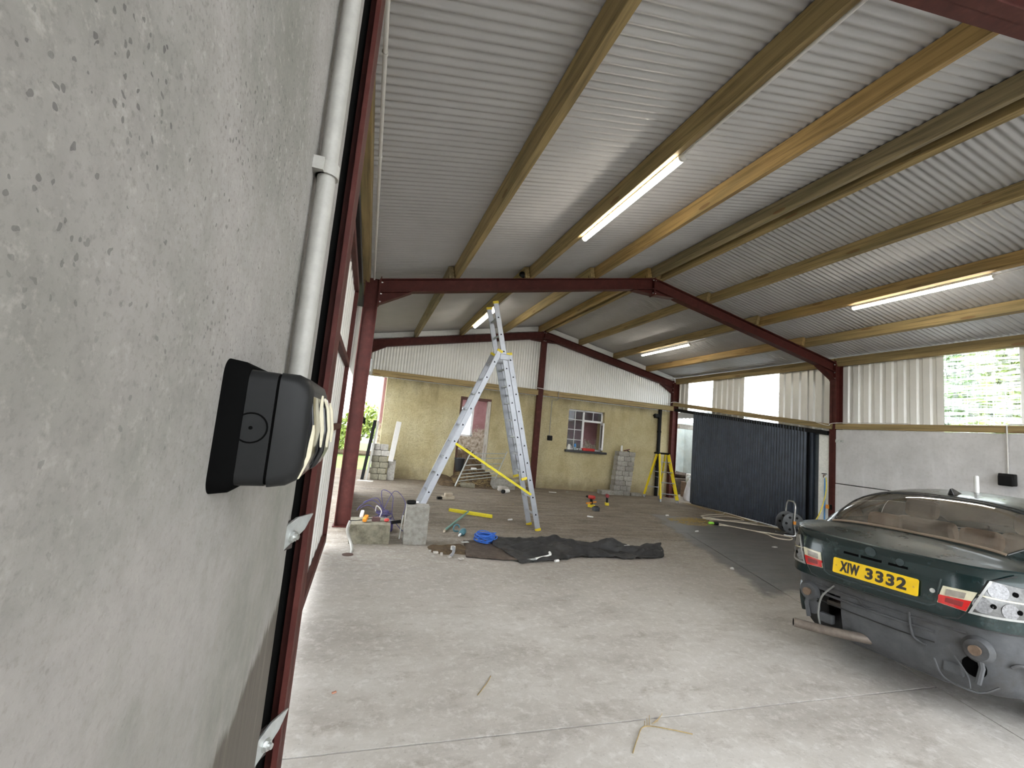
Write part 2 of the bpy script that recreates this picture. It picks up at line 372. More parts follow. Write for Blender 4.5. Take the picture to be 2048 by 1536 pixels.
M['hose'] = simple('dirty_cream_hose', (.55,.50,.40), .55, var=.15, scale=30); M['hosey'] = simple('yellow_hose', (.72,.60,.10), .5); M['hoseb'] = simple('blue_hose', (.10,.30,.62), .5)
M['beige'] = simple('beige_plastic', (.50,.43,.33), .6); M['brick'] = simple('brick_chip', (.42,.20,.13), .9); M['stone'] = simple('stone_chip', (.45,.42,.38), .95, var=.3)
M['twig'] = simple('dry_stalk', (.33,.24,.11), .9, var=.3); M['bucket'] = simple('black_bucket', (.015,.016,.02), .45)
M['pale_render'] = simple('white_roughcast', (.86,.87,.82), .95, var=.12, scale=34, bump=.7); M['blue_wash'] = simple('pale_limewash', (.46,.51,.49), .95, var=.14, scale=4, dirt=((.40,.37,.27), .5))
M['bag'] = simple('white_woven_sack', (.62,.62,.66), .6, var=.12, scale=9, bump=.4); M['yard'] = simple('yard_ground', (.25,.24,.21), .95, var=.3, scale=2)
M['grass'] = simple('grass', (.16,.25,.06), .95, var=.4, scale=6); M['bark'] = simple('bark', (.12,.09,.06), .9, var=.3)
M['leaf'] = m_leaf('green_leaf', (.16,.30,.06)); M['leaf2'] = m_leaf('yellow_green_leaf', (.32,.42,.09)); M['rust'] = simple('rusty_steel', (.20,.14,.10), .7, .3, .3, 20)
M['oldwood'] = simple('flaking_white_wood', (.55,.52,.47), .9, var=.25, scale=8, sc=(6,6,1), dirt=((.16,.09,.06), .85))
# ================================================================== THE SETTING
YF = -2.0       # the front of the shed is open
# ---- floor: slabs with open joints on a dark bed
floor = empty('floor', kind='structure')
def slab(poly, t=.02):
    n = len(poly); vs = [(x, y, gz(x, y)) for x, y in poly] + [(x, y, gz(x, y) - t) for x, y in poly]
    m = MB(); m.add(vs, [tuple(range(n)), tuple(range(2*n-1, n-1, -1))] + [(i, n+i, n+(i+1)%n, (i+1)%n) for i in range(n)])
    return m.build('slab', M['floor'], floor)
def jx(y): return 5.86 + (y - 6.753) * (4.069 - 5.86) / (1.715 - 6.753)      # the long joint that runs back under the car
g_ = .006
slab([(-.8, YF), (jx(YF)-g_, YF), (jx(2.24)-g_, 2.24-.002), (-.8, 2.27)])
slab([(-.8, 2.27+g_*2), (jx(2.24)-g_, 2.24+g_*2), (jx(6.9)-g_, 6.9), (-.8, 6.7)])
slab([(jx(YF)+g_, YF), (9.9, YF), (9.9, 7.1), (jx(6.9)+g_, 6.9)])
slab([(-.8, 6.7+g_), (jx(6.9)-g_, 6.9+g_), (9.9, 7.1+g_), (9.9, 13.2), (-.8, 13.2)])
MB().add([(x, y, gz(x, y) - .012) for x, y in ((-.8,YF),(9.9,YF),(9.9,13.2),(-.8,13.2))], [(0,1,2,3)]).build('joint_bed', simple('joint_dirt', (.03,.026,.022), 1), floor)
# ---- the ground outside
MB().add([(-60,-60,-.32),(80,-60,-.32),(80,90,-.32),(-60,90,-.32)], [(0,1,2,3)]).build('ground', M['yard'])['kind'] = 'structure'

# ---- corrugated roof
ceiling = empty('ceiling', kind='structure')
PITCH = .076; NW = 11; SHW = PITCH * NW
def roof_sheet_mesh(left):
    n = (NW + 1) * 8; m = MB(); vs = []
    xs = ([-.45, 2.1, XM] if left else [XM, 7.1, 9.66])
    for x in xs:
        for i in range(n + 1):
            y = i / 8 * PITCH; vs.append((x, y, rz(max(x, XL-1)) + PD + .012 + .0095 * cos(2*pi*i/8) + (.004 if i > n - 7 else 0)))
    m.add(vs, [(a*(n+1)+i, a*(n+1)+i+1, (a+1)*(n+1)+i+1, (a+1)*(n+1)+i) for a in range(2) for i in range(n)]); return m
for left in (True, False):
    proto = None; k = 0; y = YF
    while y < 11.95:
        if proto is None:
            proto = roof_sheet_mesh(left).build('roof_sheet', M['roof'], ceiling, smooth=True, angle=80); o = proto
        else: o = copy_obj(proto, ceiling)
        o.location = (0, y, random.uniform(0, .002)); y += SHW
MB().add([(XM-.25, YF, rz(XM-.25)+PD+.035), (XM, YF, ZA+PD+.04), (XM+.25, YF, rz(XM+.25)+PD+.035), (XM-.25, 12.0, rz(XM-.25)+PD+.035), (XM, 12.0, ZA+PD+.04), (XM+.25, 12.0, rz(XM+.25)+PD+.035)], [(0,1,4,3),(1,2,5,4)]).build('ridge_cap', M['roof'], ceiling)

# ---- box-profile cladding helper: a sheet along y (x is out of the wall), sloping bottom edge allowed
def box_profile(y0, y1, xin, zb, zt, pitch=.2, h=.032):
    prof = []; y = y0
    k = 0
    while y < y1 - 1e-6:
        for d, hh in ((0, 0), (.10, 0), (.125, h), (.175, h)):
            yy = y + d * pitch / .2
            if yy < y1 - 1e-6: prof.append((yy, hh))
        y += pitch
    prof.append((y1, 0)); vs = []
    for top in (0, 1):
        for yy, hh in prof: vs.append((xin + hh, yy, (zt if top else zb(yy))))
    n = len(prof); m = MB(); m.add(vs, [(i, i+1, n+i+1, n+i) for i in range(n-1)]); return m

# ---- right wall
wall_right = empty('wall_right', kind='structure')
def rail_z(y): return 2.20 if y <= Y2 else 2.20 + (y - Y2) * (2.83 - 2.20) / (Y3 - Y2)
for (a, b) in ((YF, Y1-.075), (Y1+.075, Y2-.07)):
    MB().box(XR-.005, XR+.13, a, b, -.35, 1.046).build('concrete_panel', M['panel'], wall_right, bevel=.008)
    MB().box(XR, XR+.13, a, b, 1.060, 2.150).build('concrete_panel', M['panel'], wall_right, bevel=.008)
MB().box(XR+.02, XR+.12, YF, Y2-.08, 1.03, 1.08).build('joint_filler', M['hole'], wall_right)
clear_spans = [(3.87, 4.81), (8.02, 9.06), (10.18, 11.20)]
spans = [(YF, -1.13), (-1.13, -.13), (-.13, .87), (.87, 1.87), (1.87, 2.87), (2.87, 3.87), (4.81, 5.81), (5.81, 6.56), (6.56, 7.30), (7.30, 8.02), (9.06, 10.18), (11.20, 11.85)]
for a, b in spans:
    box_profile(a, b, XR+.225, lambda y: rail_z(y) - .12, 3.60).build('cladding_sheet', M['white_sheet'], wall_right)
for i, (a, b) in enumerate(clear_spans):
    w = empty('window_%d' % (i + 2), kind='structure')
    box_profile(a, b, XR+.23, lambda y: rail_z(y) - .12, 3.60).build('clear_sheet', M['clear'], w)

# ---- back wall: the old house, roughcast, with its doorway and window
HY = 11.80
def wall_with_holes(m, x0, x1, z0, z1, holes, ya, yb):
    xs = sorted({x0, x1, *[h[0] for h in holes], *[h[1] for h in holes]}); zs = sorted({z0, z1, *[h[2] for h in holes], *[h[3] for h in holes]})
    for i in range(len(xs)-1):
        for j in range(len(zs)-1):
            cx = (xs[i]+xs[i+1])/2; cz = (zs[j]+zs[j+1])/2
            if not any(h[0] < cx < h[1] and h[2] < cz < h[3] for h in holes): m.box(xs[i], xs[i+1], ya, yb, zs[j], zs[j+1])
    return m
DOOR = (2.36, 3.25, -.3, 2.34); WIN = (5.65, 6.86, 1.13, 2.335)
wb = wall_with_holes(MB(), .37, 9.30, -.35, 3.1, [DOOR, WIN], HY, HY+.42).build('wall_back', M['render']); wb['kind'] = 'structure'
# the room behind it
rm = MB(); rm.cur = 0
wall_with_holes(rm, .5, 9.0, -.3, 2.75, [(2.90, 3.52, 1.19, 2.22)], 15.0, 15.2)
rm.box(.3, .5, HY+.42, 15.2, -.3, 2.75); rm.box(9.0, 9.2, HY+.42, 15.2, -.3, 2.75); rm.box(4.4, 4.55, HY+.42, 15.0, -.3, 2.75)
rm.build('wall_room', M['pink'])['kind'] = 'structure'
cr = MB()  # room ceiling with unseen openings, added to let more daylight into the rooms
for bx_ in ((.3, 1.2, HY+.42, 15.2), (1.2, 4.0, HY+.42, 13.0), (1.2, 4.0, 14.6, 15.2), (4.0, 5.6, HY+.42, 15.2), (5.6, 8.0, HY+.42, 13.6), (5.6, 8.0, 14.2, 15.2), (8.0, 9.2, HY+.42, 15.2)): cr.box(*bx_, 2.75, 2.9)
cr.build('ceiling_room', M['ceil_in'])['kind'] = 'structure'
# house window frame with an open casement
w1 = empty('window_1', kind='structure')
wy = HY + .10; x0, x1, z0, z1 = WIN; xm_ = 6.20; zt_ = 2.02
def bars(parts, name, mat, parent):
    m = MB()
    for p in parts: m.box(*p)
    return m.build(name, mat, parent, bevel=.004)
bars([(x0, x1, wy, wy+.06, z0, z0+.05), (x0, x1, wy, wy+.06, z1-.05, z1), (x0, x0+.045, wy, wy+.06, z0, z1), (x1-.05, x1, wy, wy+.06, z0, z1), (xm_-.03, xm_+.035, wy, wy+.06, z0, z1), (xm_, x1, wy, wy+.06, zt_-.03, zt_+.03)], 'window_frame', M['upvc'], w1)
bars([(x0+.045+(xm_-.03-x0-.045)/2-.011, x0+.045+(xm_-.03-x0-.045)/2+.011, wy+.015, wy+.045, z0, z1)], 'glazing_bar', M['upvc'], w1)
for k in range(1, 4): bars([(x0, xm_, wy+.015, wy+.045, z0+(z1-z0)*k/4-.011, z0+(z1-z0)*k/4+.011)], 'glazing_bar', M['upvc'], w1)
bars([((xm_+x1)/2-.011, (xm_+x1)/2+.011, wy+.01, wy+.04, zt_, z1)], 'glazing_bar', M['upvc'], w1)
for k in range(4):
    for a, b in ((x0+.045, (x0+xm_)/2), ((x0+xm_)/2+.01, xm_-.03)):
        MB().box(a, b, wy+.028, wy+.032, z0+(z1-z0)*k/4+.012, z0+(z1-z0)*(k+1)/4-.012).build('pane', M['pane'], w1)
MB().box(xm_+.04, x1-.05, wy+.026, wy+.03, zt_+.03, z1-.05).build('pane', M['pane'], w1)
# open casement, hinged on its right side and swung out
cs = empty('casement', (x1-.06, wy-.005, 0), radians(68)); cs.parent = w1
cw = x1 - .06 - xm_ - .04
bars([(-cw, 0, -.03, .015, z0+.06, z0+.12), (-cw, 0, -.03, .015, zt_-.09, zt_-.03), (-cw, -cw+.055, -.03, .015, z0+.06, zt_-.03), (-.055, 0, -.03, .015, z0+.06, zt_-.03)], 'casement_frame', M['upvc'], cs)
MB().box(-cw+.05, -.05, -.01, -.006, z0+.1, zt_-.08).build('pane', M['pane'], cs)
MB().box(x0-.06, x1+.10, HY-.10, HY+.12, 1.065, z0).build('window_sill', M['sill'], w1, bevel=.008)
# doorway lining
d1 = empty('door_1', kind='structure')
MB().box(DOOR[1]-.10, DOOR[1]-.005, HY+.03, HY+.15, .0, DOOR[3]-.06).build('door_post', M['oldwood'], d1, bevel=.006)
MB().box(DOOR[0]+.005, DOOR[0]+.07, HY+.05, HY+.17, .0, DOOR[3]-.06).build('door_post', simple('brown_door_post', (.12,.06,.045), .8), d1, bevel=.006)
MB().box(DOOR[0], DOOR[1], HY+.04, HY+.16, DOOR[3]-.07, DOOR[3]).build('lintel', simple('brown_lintel', (.13,.06,.05), .8), d1, bevel=.006)
# far window of the room, seen through the doorway
w5 = empty('window_5', kind='structure')
bars([(2.90, 3.52, 15.02, 15.1, 1.19, 1.25), (2.90, 3.52, 15.02, 15.1, 2.16, 2.22), (2.90, 2.96, 15.02, 15.1, 1.19, 2.22), (3.46, 3.52, 15.02, 15.1, 1.19, 2.22)], 'window_frame', M['upvc'], w5)
MB().box(2.95, 3.47, 15.05, 15.055, 1.24, 2.17).build('pane', M['pane'], w5)

# ---- gable cladding above the rail
wall_gable = empty('wall_gable', kind='structure')
x = -.42
while x < 9.6:
    m = MB(); n = 88; vs = []
    for top in (0, 1):
        for i in range(n + 1):
            xx = x + i / 8 * PITCH; vs.append((xx, 11.775 + .009 * cos(2*pi*i/8), (rz(xx) + PD - .01 if top else 2.60)))
    m.add(vs, [(i, i+1, n+2+i, n+1+i) for i in range(n)])
    m.build('cladding_sheet', M['gable_sheet'], wall_gable, smooth=True, angle=80); x += SHW

fx = [-.3, 1.03, 2.24, 3.41, 4.54, 4.76, 5.86, 7.07, 8.27, 9.3]
for a, b in zip(fx, fx[1:]):
    if b - a < .5: continue
    a2 = a - .04; b2 = b - .13
    MB().prism([(a2, rz(a2)+.035), (b2, rz(b2)+.035), (b2, rz(b2)+PD-.004), (a2, rz(a2)+PD-.004)], 'y', 11.68, 11.71).build('eaves_filler', M['white'], wall_gable)
# ---- left wall: cast panel beside the camera, a second one beyond the doorway
def ragged_panel(y0, y1, z0, z1, xin, th, mat):
    # front face grid with uneven arrises
    ny, nz = 24, 60; m = MB()
    def edge(y, z, i, j):
        dy = 0
        if i == ny: dy = .012 * mnoise.noise(Vector((z*5, 1.3, 0))) + .012 * mnoise.noise(Vector((z*19, 4.3, 0))) - .028 * max(0, mnoise.noise(Vector((z*2.3, 7.7, 2))))
        return dy
    def fn(u, v):
        i = round(u*ny); j = round(v*nz); y = y0 + (y1-y0)*u; z = z0 + (z1-z0)*v
        return (xin - (.006 if i in (0, ny) or j in (0, nz) else 0), y + edge(y, z, i, j), z)
    m.grid(fn, ny, nz)
    n1 = ny + 1
    vs = []; fs = []
    for j in range(nz + 1):
        p = fn(1, j/nz); vs += [p, (xin - th, p[1] - .004, p[2])]
    for j in range(nz): fs.append((2*j, 2*j+1, 2*j+3, 2*j+2))
    m.add(vs, fs); m.box(xin - th, xin - .02, y0, y1 - .06, z0, z1)
    return m
wall_left = empty('wall_left', kind='structure')
ragged_panel(YF, 1.157, .45, 3.40, -.132, .12, None).build('concrete_panel', M['wall_left'], wall_left, smooth=True, angle=40)
ragged_panel(YF, 1.145, -.35, .435, -.134, .12, None).build('concrete_panel', M['wall_left'], wall_left, smooth=True, angle=40)
MB().box(-.25, -.135, 1.10, 1.243, -.1, 3.4).build('web_shade_strip', M['hole'], wall_left)  # black strip standing in for the deep shade on the column web
MB().box(-.24, -.12, 6.66, 9.3, -.1, 2.2).build('concrete_panel', M['panel'], wall_left, bevel=.01)
for a, b in ((YF, -.2), (-.2, .8), (.8, 1.25), (6.56, 7.56), (7.56, 8.56), (8.56, 9.3), (9.3, 10.3), (10.3, 11.75)):
    z0 = 3.0 if b < 2 else 2.2 if b < 9.4 else 2.6
    box_profile(a, b, -.36, lambda y: z0, 3.62).build('cladding_sheet', M['white_sheet'], wall_left)
for a, b in ((1.25, 2.42), (2.42, 3.42), (3.42, 4.42), (4.42, 5.42), (5.42, 6.56)):
    box_profile(a, b, -.38, lambda y: 3.12, 3.62).build('cladding_sheet', M['white_sheet'], wall_left)

# ---- left sliding door: red angle frame with pale sheeting on the outside
d3 = empty('door_3', kind='structure')
xd = -.29
for a, b in ((1.45, 2.45), (2.45, 3.45), (3.45, 4.45), (4.45, 5.42)):
    box_profile(a, b, -.345, lambda y: .075, 3.02, .25, .02).build('door_sheet', M['white_sheet'], d3)
for z, w in ((.075, .085), (1.36, .06), (2.08, .06), (2.98, .08)):
    MB().box(xd-.035, xd+.01, 1.45, 5.46, z, z+w).build('door_rail', M['red'], d3, bevel=.004)
for y in (1.45, 3.40, 5.40):
    MB().box(xd-.035, xd+.01, y, y+.06, .075, 3.04).build('door_stile', M['red'], d3, bevel=.004)
MB().box(-.36, -.25, 1.45, 6.50, 3.08, 3.16).build('door_track', M['black'], d3, bevel=.005)
MB().box(-.345, -.31, 1.45, 6.62, -.045, -.01).build('floor_track', M['galv'], d3, bevel=.004)

# ---- black corrugated sliding door in the right wall
d2 = empty('door_2', kind='structure')
def dz_top(y): return 2.16 + (y - 7.08) * (2.56 - 2.16) / (10.62 - 7.08)
y = 7.08; k = 0
while y < 10.60:
    y1_ = min(y + .59, 10.62); n = int(round((y1_-y)/.0737*8)); vs = []
    for top in (0, 1):
        for i in range(n+1):
            yy = y + (y1_-y)*i/n; vs.append((XR - .03 - .0125*cos(2*pi*(yy)/.0737), yy, dz_top(yy) if top else gz(XR, yy) + .03))
    m = MB(); m.add(vs, [(i, i+1, n+2+i, n+1+i) for i in range(n)]); m.build('door_sheet', M['blackdoor'], d2, smooth=True, angle=80); y = y1_
MB().add([(XR+.05, 7.08, -.1), (XR+.05, 10.62, -.1), (XR+.05, 10.62, 2.53), (XR+.05, 7.08, 2.13), (XR+.01, 7.08, -.1), (XR+.01, 10.62, -.1), (XR+.01, 10.62, 2.53), (XR+.01, 7.08, 2.13)], [(0,1,2,3),(7,6,5,4),(0,4,5,1),(1,5,6,2),(2,6,7,3),(3,7,4,0)]).build('door_frame', M['black'], d2)
MB().bar((XR-.0, 6.65, rail_z(6.65)-.14), (XR-.0, 11.5, rail_z(11.5)-.16), .07, .09).build('door_track', M['black'], d2, bevel=.004)
MB().box(XR+.03, XR+.09, 7.00, 7.07, -.15, 2.15).build('door_post', M['blackdoor'], d2, bevel=.004)
# pale pier between the door and the portal column, with dark reveal
wp = MB().box(XR+.03, XR+.33, 6.635, 6.87, -.3, 2.06).build('wall_pier', M['pale_render'], bevel=.012); wp['kind'] = 'structure'
MB().box(XR+.10, XR+.16, 6.875, 7.05, -.3, 2.15).build('trim_1', simple('blue_grey_steel', (.07,.085,.10), .5, .3), bevel=.004)['kind'] = 'structure'

# ---- the lean-to seen through the gap beside the black door
wo = MB().box(11.6, 11.8, 6.2, 16.5, -.4, 2.45).build('wall_lean_to', M['blue_wash']); wo['kind'] = 'structure'
MB().box(9.5, 11.6, 13.9, 14.1, -.4, 2.6).build('wall_lean_to_end', M['blue_wash'])['kind'] = 'structure'
m = MB(); n = 120; vs = []
for xx, zz in ((9.65, 2.62), (10.45, 2.50)):
    for i in range(n+1): vs.append((xx, 9.2 + i*.05, zz + .012*cos(i*pi/2)))
m.add(vs, [(i, i+1, n+2+i, n+1+i) for i in range(n)]); m.build('ceiling_lean_to', M['roof'], smooth=True, angle=80)['kind'] = 'structure'
MB().box(9.7, 11.6, 11.9, 12.0, 2.10, 2.25).build('trim_2', M['oldwood'], bevel=.01)['kind'] = 'structure'
# ================================================================== STEEL PORTAL FRAMES
FD, FB, TF, TW = .203, .133, .012, .009
def i_column(m, xin, sgn, yc, z0, z1):
    # xin: face of the inner flange; sgn=-1 when the column stands to the left of it
    xo = xin + sgn * FD
    for a in (xin, xo - sgn*TF): m.box(min(a, a+sgn*TF), max(a, a+sgn*TF), yc-FB/2, yc+FB/2, z0, z1)
    m.box(min(xin, xo), max(xin, xo), yc-TW/2, yc+TW/2, z0, z1)
def i_rafter(m, xa, xb, yc):
    for (o0, o1, w) in ((0, TF, FB), (FD-TF, FD, FB), (0, FD, TW)):
        vs = [(x, yc + s*w/2, rz2(x, xa, xb) - o) for x in (xa, xb) for s in (-1, 1) for o in (o0, o1)]
        m.add(vs, [(0,1,3,2),(4,6,7,5),(0,2,6,4),(1,5,7,3),(0,4,5,1),(2,3,7,6)])
def rz2(x, xa, xb): return rz(x)
def bolt(m, c, ax, r=.011, h=.014): m.lathe([(r, 0), (r, h)], c, ax, 6); m.lathe([(r*.55, h), (r*.55, h+.010)], c, ax, 6)
def portal_frame(yc, label, xl, centre_post=False, purlin_x=(), detail=True):
    t = empty('steel_portal_frame', (0, 0, 0), 0, label, 'steel frame', 'red portal frames')
    for xin, sgn in ((xl, -1), (XR, 1)):
        m = MB(); i_column(m, xin, sgn, yc, gz(xin, yc) + .012, ZE + (.0 if sgn < 0 else .0)); m.build('column', M['red'], t)
        m = MB(); m.box(min(xin, xin+sgn*FD)-.02, max(xin, xin+sgn*FD)+.02, yc-.10, yc+.10, gz(xin,yc)-.01, gz(xin,yc)+.014); m.build('base_plate', M['red'], t)
        m = MB()     # haunch under the rafter, on the inner flange
        s = -sgn; x1 = xin; x2 = xin + s*.46
        m.prism([(x1, rz(x1)-FD-.17), (x1, rz(x1)-FD), (x2, rz(x2)-FD)], 'y', yc-TW, yc+TW)
        m.bar((x1, yc, rz(x1)-FD-.172), (x2, yc, rz(x2)-FD-.004), FB, .012)
        m.build('haunch', M['red'], t)
        m = MB(); m.box(min(x1, x1+s*.014), max(x1, x1+s*.014), yc-FB/2-.003, yc+FB/2+.003, rz(x1)-FD-.19, rz(x1)+.03); m.build('end_plate', M['red'], t)
        if detail:
            for zz in (-.05, -.22, -.34):
                for dy in (-.05, .05):
                    m = MB(); bolt(m, (x1 + s*.014, yc+dy, rz(x1)+zz), (s, 0, 0)); m.build('bolt', M['zinc'], t)
    m = MB(); i_rafter(m, xl+.014, XM-.012, yc); m.build('rafter', M['red'], t)
    m = MB(); i_rafter(m, XM+.012, XR-.014, yc); m.build('rafter', M['red'], t)
    for s in (-1, 1):
        m = MB(); m.prism([(XM+s*.012, ZA-FD-.10), (XM+s*.012, ZA-FD), (XM+s*.42, rz(XM+s*.42)-FD)], 'y', yc-TW, yc+TW)
        m.bar((XM+s*.012, yc, ZA-FD-.10), (XM+s*.42, yc, rz(XM+s*.42)-FD-.004), FB, .012); m.build('apex_haunch', M['red'], t)
        m = MB(); m.box(XM-.013 if s < 0 else XM, XM if s < 0 else XM+.013, yc-FB/2-.004, yc+FB/2+.004, ZA-FD-.12, ZA+.02); m.build('apex_plate', M['red'], t)
        if detail:
            for zz in (-.04, -.20, -.28):
                m = MB(); bolt(m, (XM + s*.013, yc-.05, ZA+zz), (s, 0, 0)); m.build('bolt', M['zinc'], t)
    for px in purlin_x:
        m = MB(); m.box(px-.115, px-.035, yc-.045, yc-.035, rz(px)-.005, rz(px)+.12); m.box(px-.045, px-.035, yc-.045, yc+.06, rz(px)-.005, rz(px)+.12); m.build('purlin_cleat', M['red'], t)
    if centre_post:
        m = MB()
        for s in (-1, 1): m.box(XM+s*.076-.005-.002, XM+s*.076+.005-.002, yc-.05, yc+.05, gz(XM,yc), ZA-FD-.09)
        m.box(XM-.076, XM+.074, yc-.052, yc-.042, gz(XM,yc), ZA-FD-.09); m.build('centre_post', M['red'], t)
    return t
PX = [1.03, 2.24, 3.41]; PXR = [5.86, 7.07, 8.27]
portal_frame(Y1, 'red steel portal frame nearest, its column against the concrete wall at left', -.103, detail=True)
portal_frame(Y2, 'middle red steel portal frame spanning the shed above the tall ladder', XL, purlin_x=PX + PXR + [4.54, 4.76])
portal_frame(Y3, 'farthest red steel portal frame at the gable, with a centre post', -.22, centre_post=True, purlin_x=PX + PXR)

# ================================================================== TIMBER PURLINS AND RAILS
def purlin(xc, y0, y1, mat, label, group, w=.075, d=PD, zoff=0, tilt=True):
    m = MB(); s = SL if xc < XM else -SL
    a = math.atan(s) if tilt else 0
    c = Vector((xc, (y0+y1)/2, 0))
    R = Matrix(((cos(a), 0, -sin(a)), (0, 1, 0), (sin(a), 0, cos(a))))
    zc = rz(xc) + zoff + d/2*cos(a)
    m.cbox((0, 0, 0), (w, y1-y0, d), R)
    o = m.build('purlin', mat, bevel=.004, loc=(xc, (y0+y1)/2, zc)); return tag(o, label, 'timber beam', group)
mats = [M['timber'], M['timber'], M['timber_w'], M['timber_g'], M['timber'], M['timber'], M['timber_w'], M['timber']]
names = ['first sloping purlin up from the left eave', 'second purlin up from the left eave, carrying a lamp', 'third purlin up from the left eave, golden with dark knots', 'left one of the twin ridge purlins', 'right one of the twin ridge purlins', 'first purlin down the right slope from the ridge', 'second purlin down the right slope, carrying a lamp', 'third purlin down the right slope, above the eave']
allx = PX + [4.54, 4.76] + PXR
for i, xc in enumerate(allx):
    purlin(xc, Y1-.2, Y2+.12, mats[i], 'near-bay timber beam, ' + names[i], 'roof purlins of the nearer bay')
    purlin(xc-.085, Y2-.12, 11.74, mats[(i+3) % 8], 'far-bay timber beam, ' + names[i], 'roof purlins of the far bay')
def beam(name, x0, x1, y0, y1, z0, z1, mat, label, group=None):
    o = MB().box(-(x1-x0)/2, (x1-x0)/2, -(y1-y0)/2, (y1-y0)/2, -(z1-z0)/2, (z1-z0)/2).build(name, mat, bevel=.004, loc=((x0+x1)/2, (y0+y1)/2, (z0+z1)/2)); return tag(o, label, 'timber beam', group)
beam('eave_purlin', -.30, -.21, Y1-.3, Y2+.05, 3.47, 3.64, M['timber'], 'greenish timber eave beam running along the top of the left wall')
beam('eave_purlin', -.30, -.21, Y2+.06, 11.7, 3.47, 3.64, M['timber'], 'timber eave beam at the left, beyond the middle steel frame')
beam('eave_purlin', XR+.12, XR+.20, Y1-.3, Y2+.05, 3.50, 3.68, M['timber'], 'timber eave beam above the white cladding of the nearer right bay')
beam('eave_purlin', XR+.12, XR+.20, Y2+.06, 11.7, 3.50, 3.68, M['timber'], 'timber eave beam above the clear sheets of the far right bay')
beam('cladding_rail', -.02, XM-.08, 11.60, 11.665, 2.61, 2.765, M['timber_x'], 'horizontal timber rail above the house doorway, left of the centre post')
beam('cladding_rail', XM+.08, XR+.02, 11.60, 11.665, 2.62, 2.775, M['timber_x'], 'horizontal timber rail above the house window, right of the centre post')
beam('cladding_rail', XR-.02, XR+.05, Y1-.2, Y2-.07, 2.16, 2.27, M['timber'], 'timber rail along the top of the grey concrete wall behind the car')
o = MB().bar((0, -(11.6-Y2)/2, -.315), (0, (11.6-Y2)/2, .315), .07, .11).build('cladding_rail', M['timber'], bevel=.004, loc=(XR+.01, (Y2+11.6)/2, (2.21+2.83)/2))
tag(o, 'sloping timber rail above the black corrugated sliding door', 'timber beam')

# ================================================================== LAMPS, CONDUIT, SOCKETS
def lamp(x, y0, y1, z, label):
    t = empty('batten_light', (x, (y0+y1)/2, z), 0, label, 'light', 'led batten lights'); L = (y1-y0)/2
    m = MB(); prof = [(.034*cos(a), -.006-.034*sin(a)) for a in [pi*k/10 for k in range(11)]]
    m.prism([(p, q) for p, q in prof], 'y', -L, L); m.build('diffuser', M['lamp'], t, smooth=True, angle=50)
    m = MB(); m.box(-.034, .034, -L-.01, L+.01, -.004, .03); m.build('housing', M['pvc'], t, bevel=.004)
    for s in (-1, 1):
        m = MB(); m.prism([(1.06*p, q*1.03) for p, q in prof], 'y', s*L if s > 0 else -L-.025, s*L+.025 if s > 0 else -L); m.build('end_cap', M['pvc'], t)
    return t
lamp(2.315, 2.98, 4.76, 4.00, 'lit batten light on the second purlin of the nearer left slope')
lamp(7.135, 3.14, 4.78, 3.96, 'lit batten light on the right slope, nearer bay, above the car side')
lamp(2.235, 8.40, 10.35, 3.99, 'lit batten light behind the top of the tall aluminium ladder')
lamp(7.05, 8.42, 10.30, 3.955, 'lit batten light in the far bay of the right slope')
def conduit(name, pts, r, mat, label, clips=(), clipdir=(1,0,0), group=None, smoothk=0):
    t = empty(name, pts[0], 0, label, 'conduit', group); o = Vector(pts[0])
    pp = smooth_path(pts, smoothk) if smoothk else pts
    MB().tube([Vector(p)-o for p in pp], r, 12).build('pipe', mat, t, smooth=True, angle=50)
    for c in clips:
        m = MB(); c = Vector(c) - o; d = Vector(clipdir)
        ax = 2 if abs((Vector(pts[-1])-Vector(pts[0])).z) > abs((Vector(pts[-1])-Vector(pts[0])).y) else 1
        m.lathe([(r*1.28, -r*.75), (r*1.28, r*.75)], c, (0,0,1) if ax == 2 else (0,1,0), 14)
        m.cbox(c - d*r*.8, (r*3.2 if ax == 2 and abs(d.y) > .5 else r*1.2, r*3.4 if ax == 2 and abs(d.x) > .5 else r*1.5, r*1.5))
        m.build('saddle_clip', mat, t, smooth=True)
    return t
# conduit down to the near socket
conduit('conduit', [(-.1125, .755, 1.54), (-.1125, .755, 3.35)], .0145, M['pvc_d'], 'thick dusty white conduit dropping to the black socket box', clips=[(-.1125, .755, 1.90), (-.1125, .755, 2.9)])
conduit('conduit', [(-.15, Y1+.1, 3.50), (-.15, Y2-.1, 3.50)], .0125, M['pvc'], 'thin white conduit running along the left eave beam', clips=[(-.15, 2.35, 3.50), (-.15, 3.35, 3.50), (-.15, 4.3, 3.50), (-.15, 5.3, 3.50)])
conduit('conduit', [(2.27, 1.35, 3.985), (2.29, 2.95, 3.985)], .0125, M['pvc'], 'white conduit feeding the batten light of the nearer left slope')
conduit('conduit', [(2.225, 6.64, 3.99), (2.225, 8.38, 3.985)], .008, M['pvc'], 'white cable run feeding the light behind the ladder')
conduit('conduit', [(7.15, 1.5, 3.99), (7.14, 3.12, 3.965)], .008, M['pvc'], 'white cable leading to the light on the nearer right slope')
conduit('conduit', [(7.05, 6.7, 3.99), (7.04, 8.4, 3.965)], .008, M['pvc'], 'white cable leading to the far light of the right slope')
conduit('conduit', [(5.17, 11.58, 2.79), (5.17, 11.58, 2.56), (5.15, 11.62, 2.53), (5.06, 11.77, 2.52), (5.06, 11.77, 1.49)], .010, M['pvc_d'], 'cream conduit bending round the timber rail down to the house socket', smoothk=0)
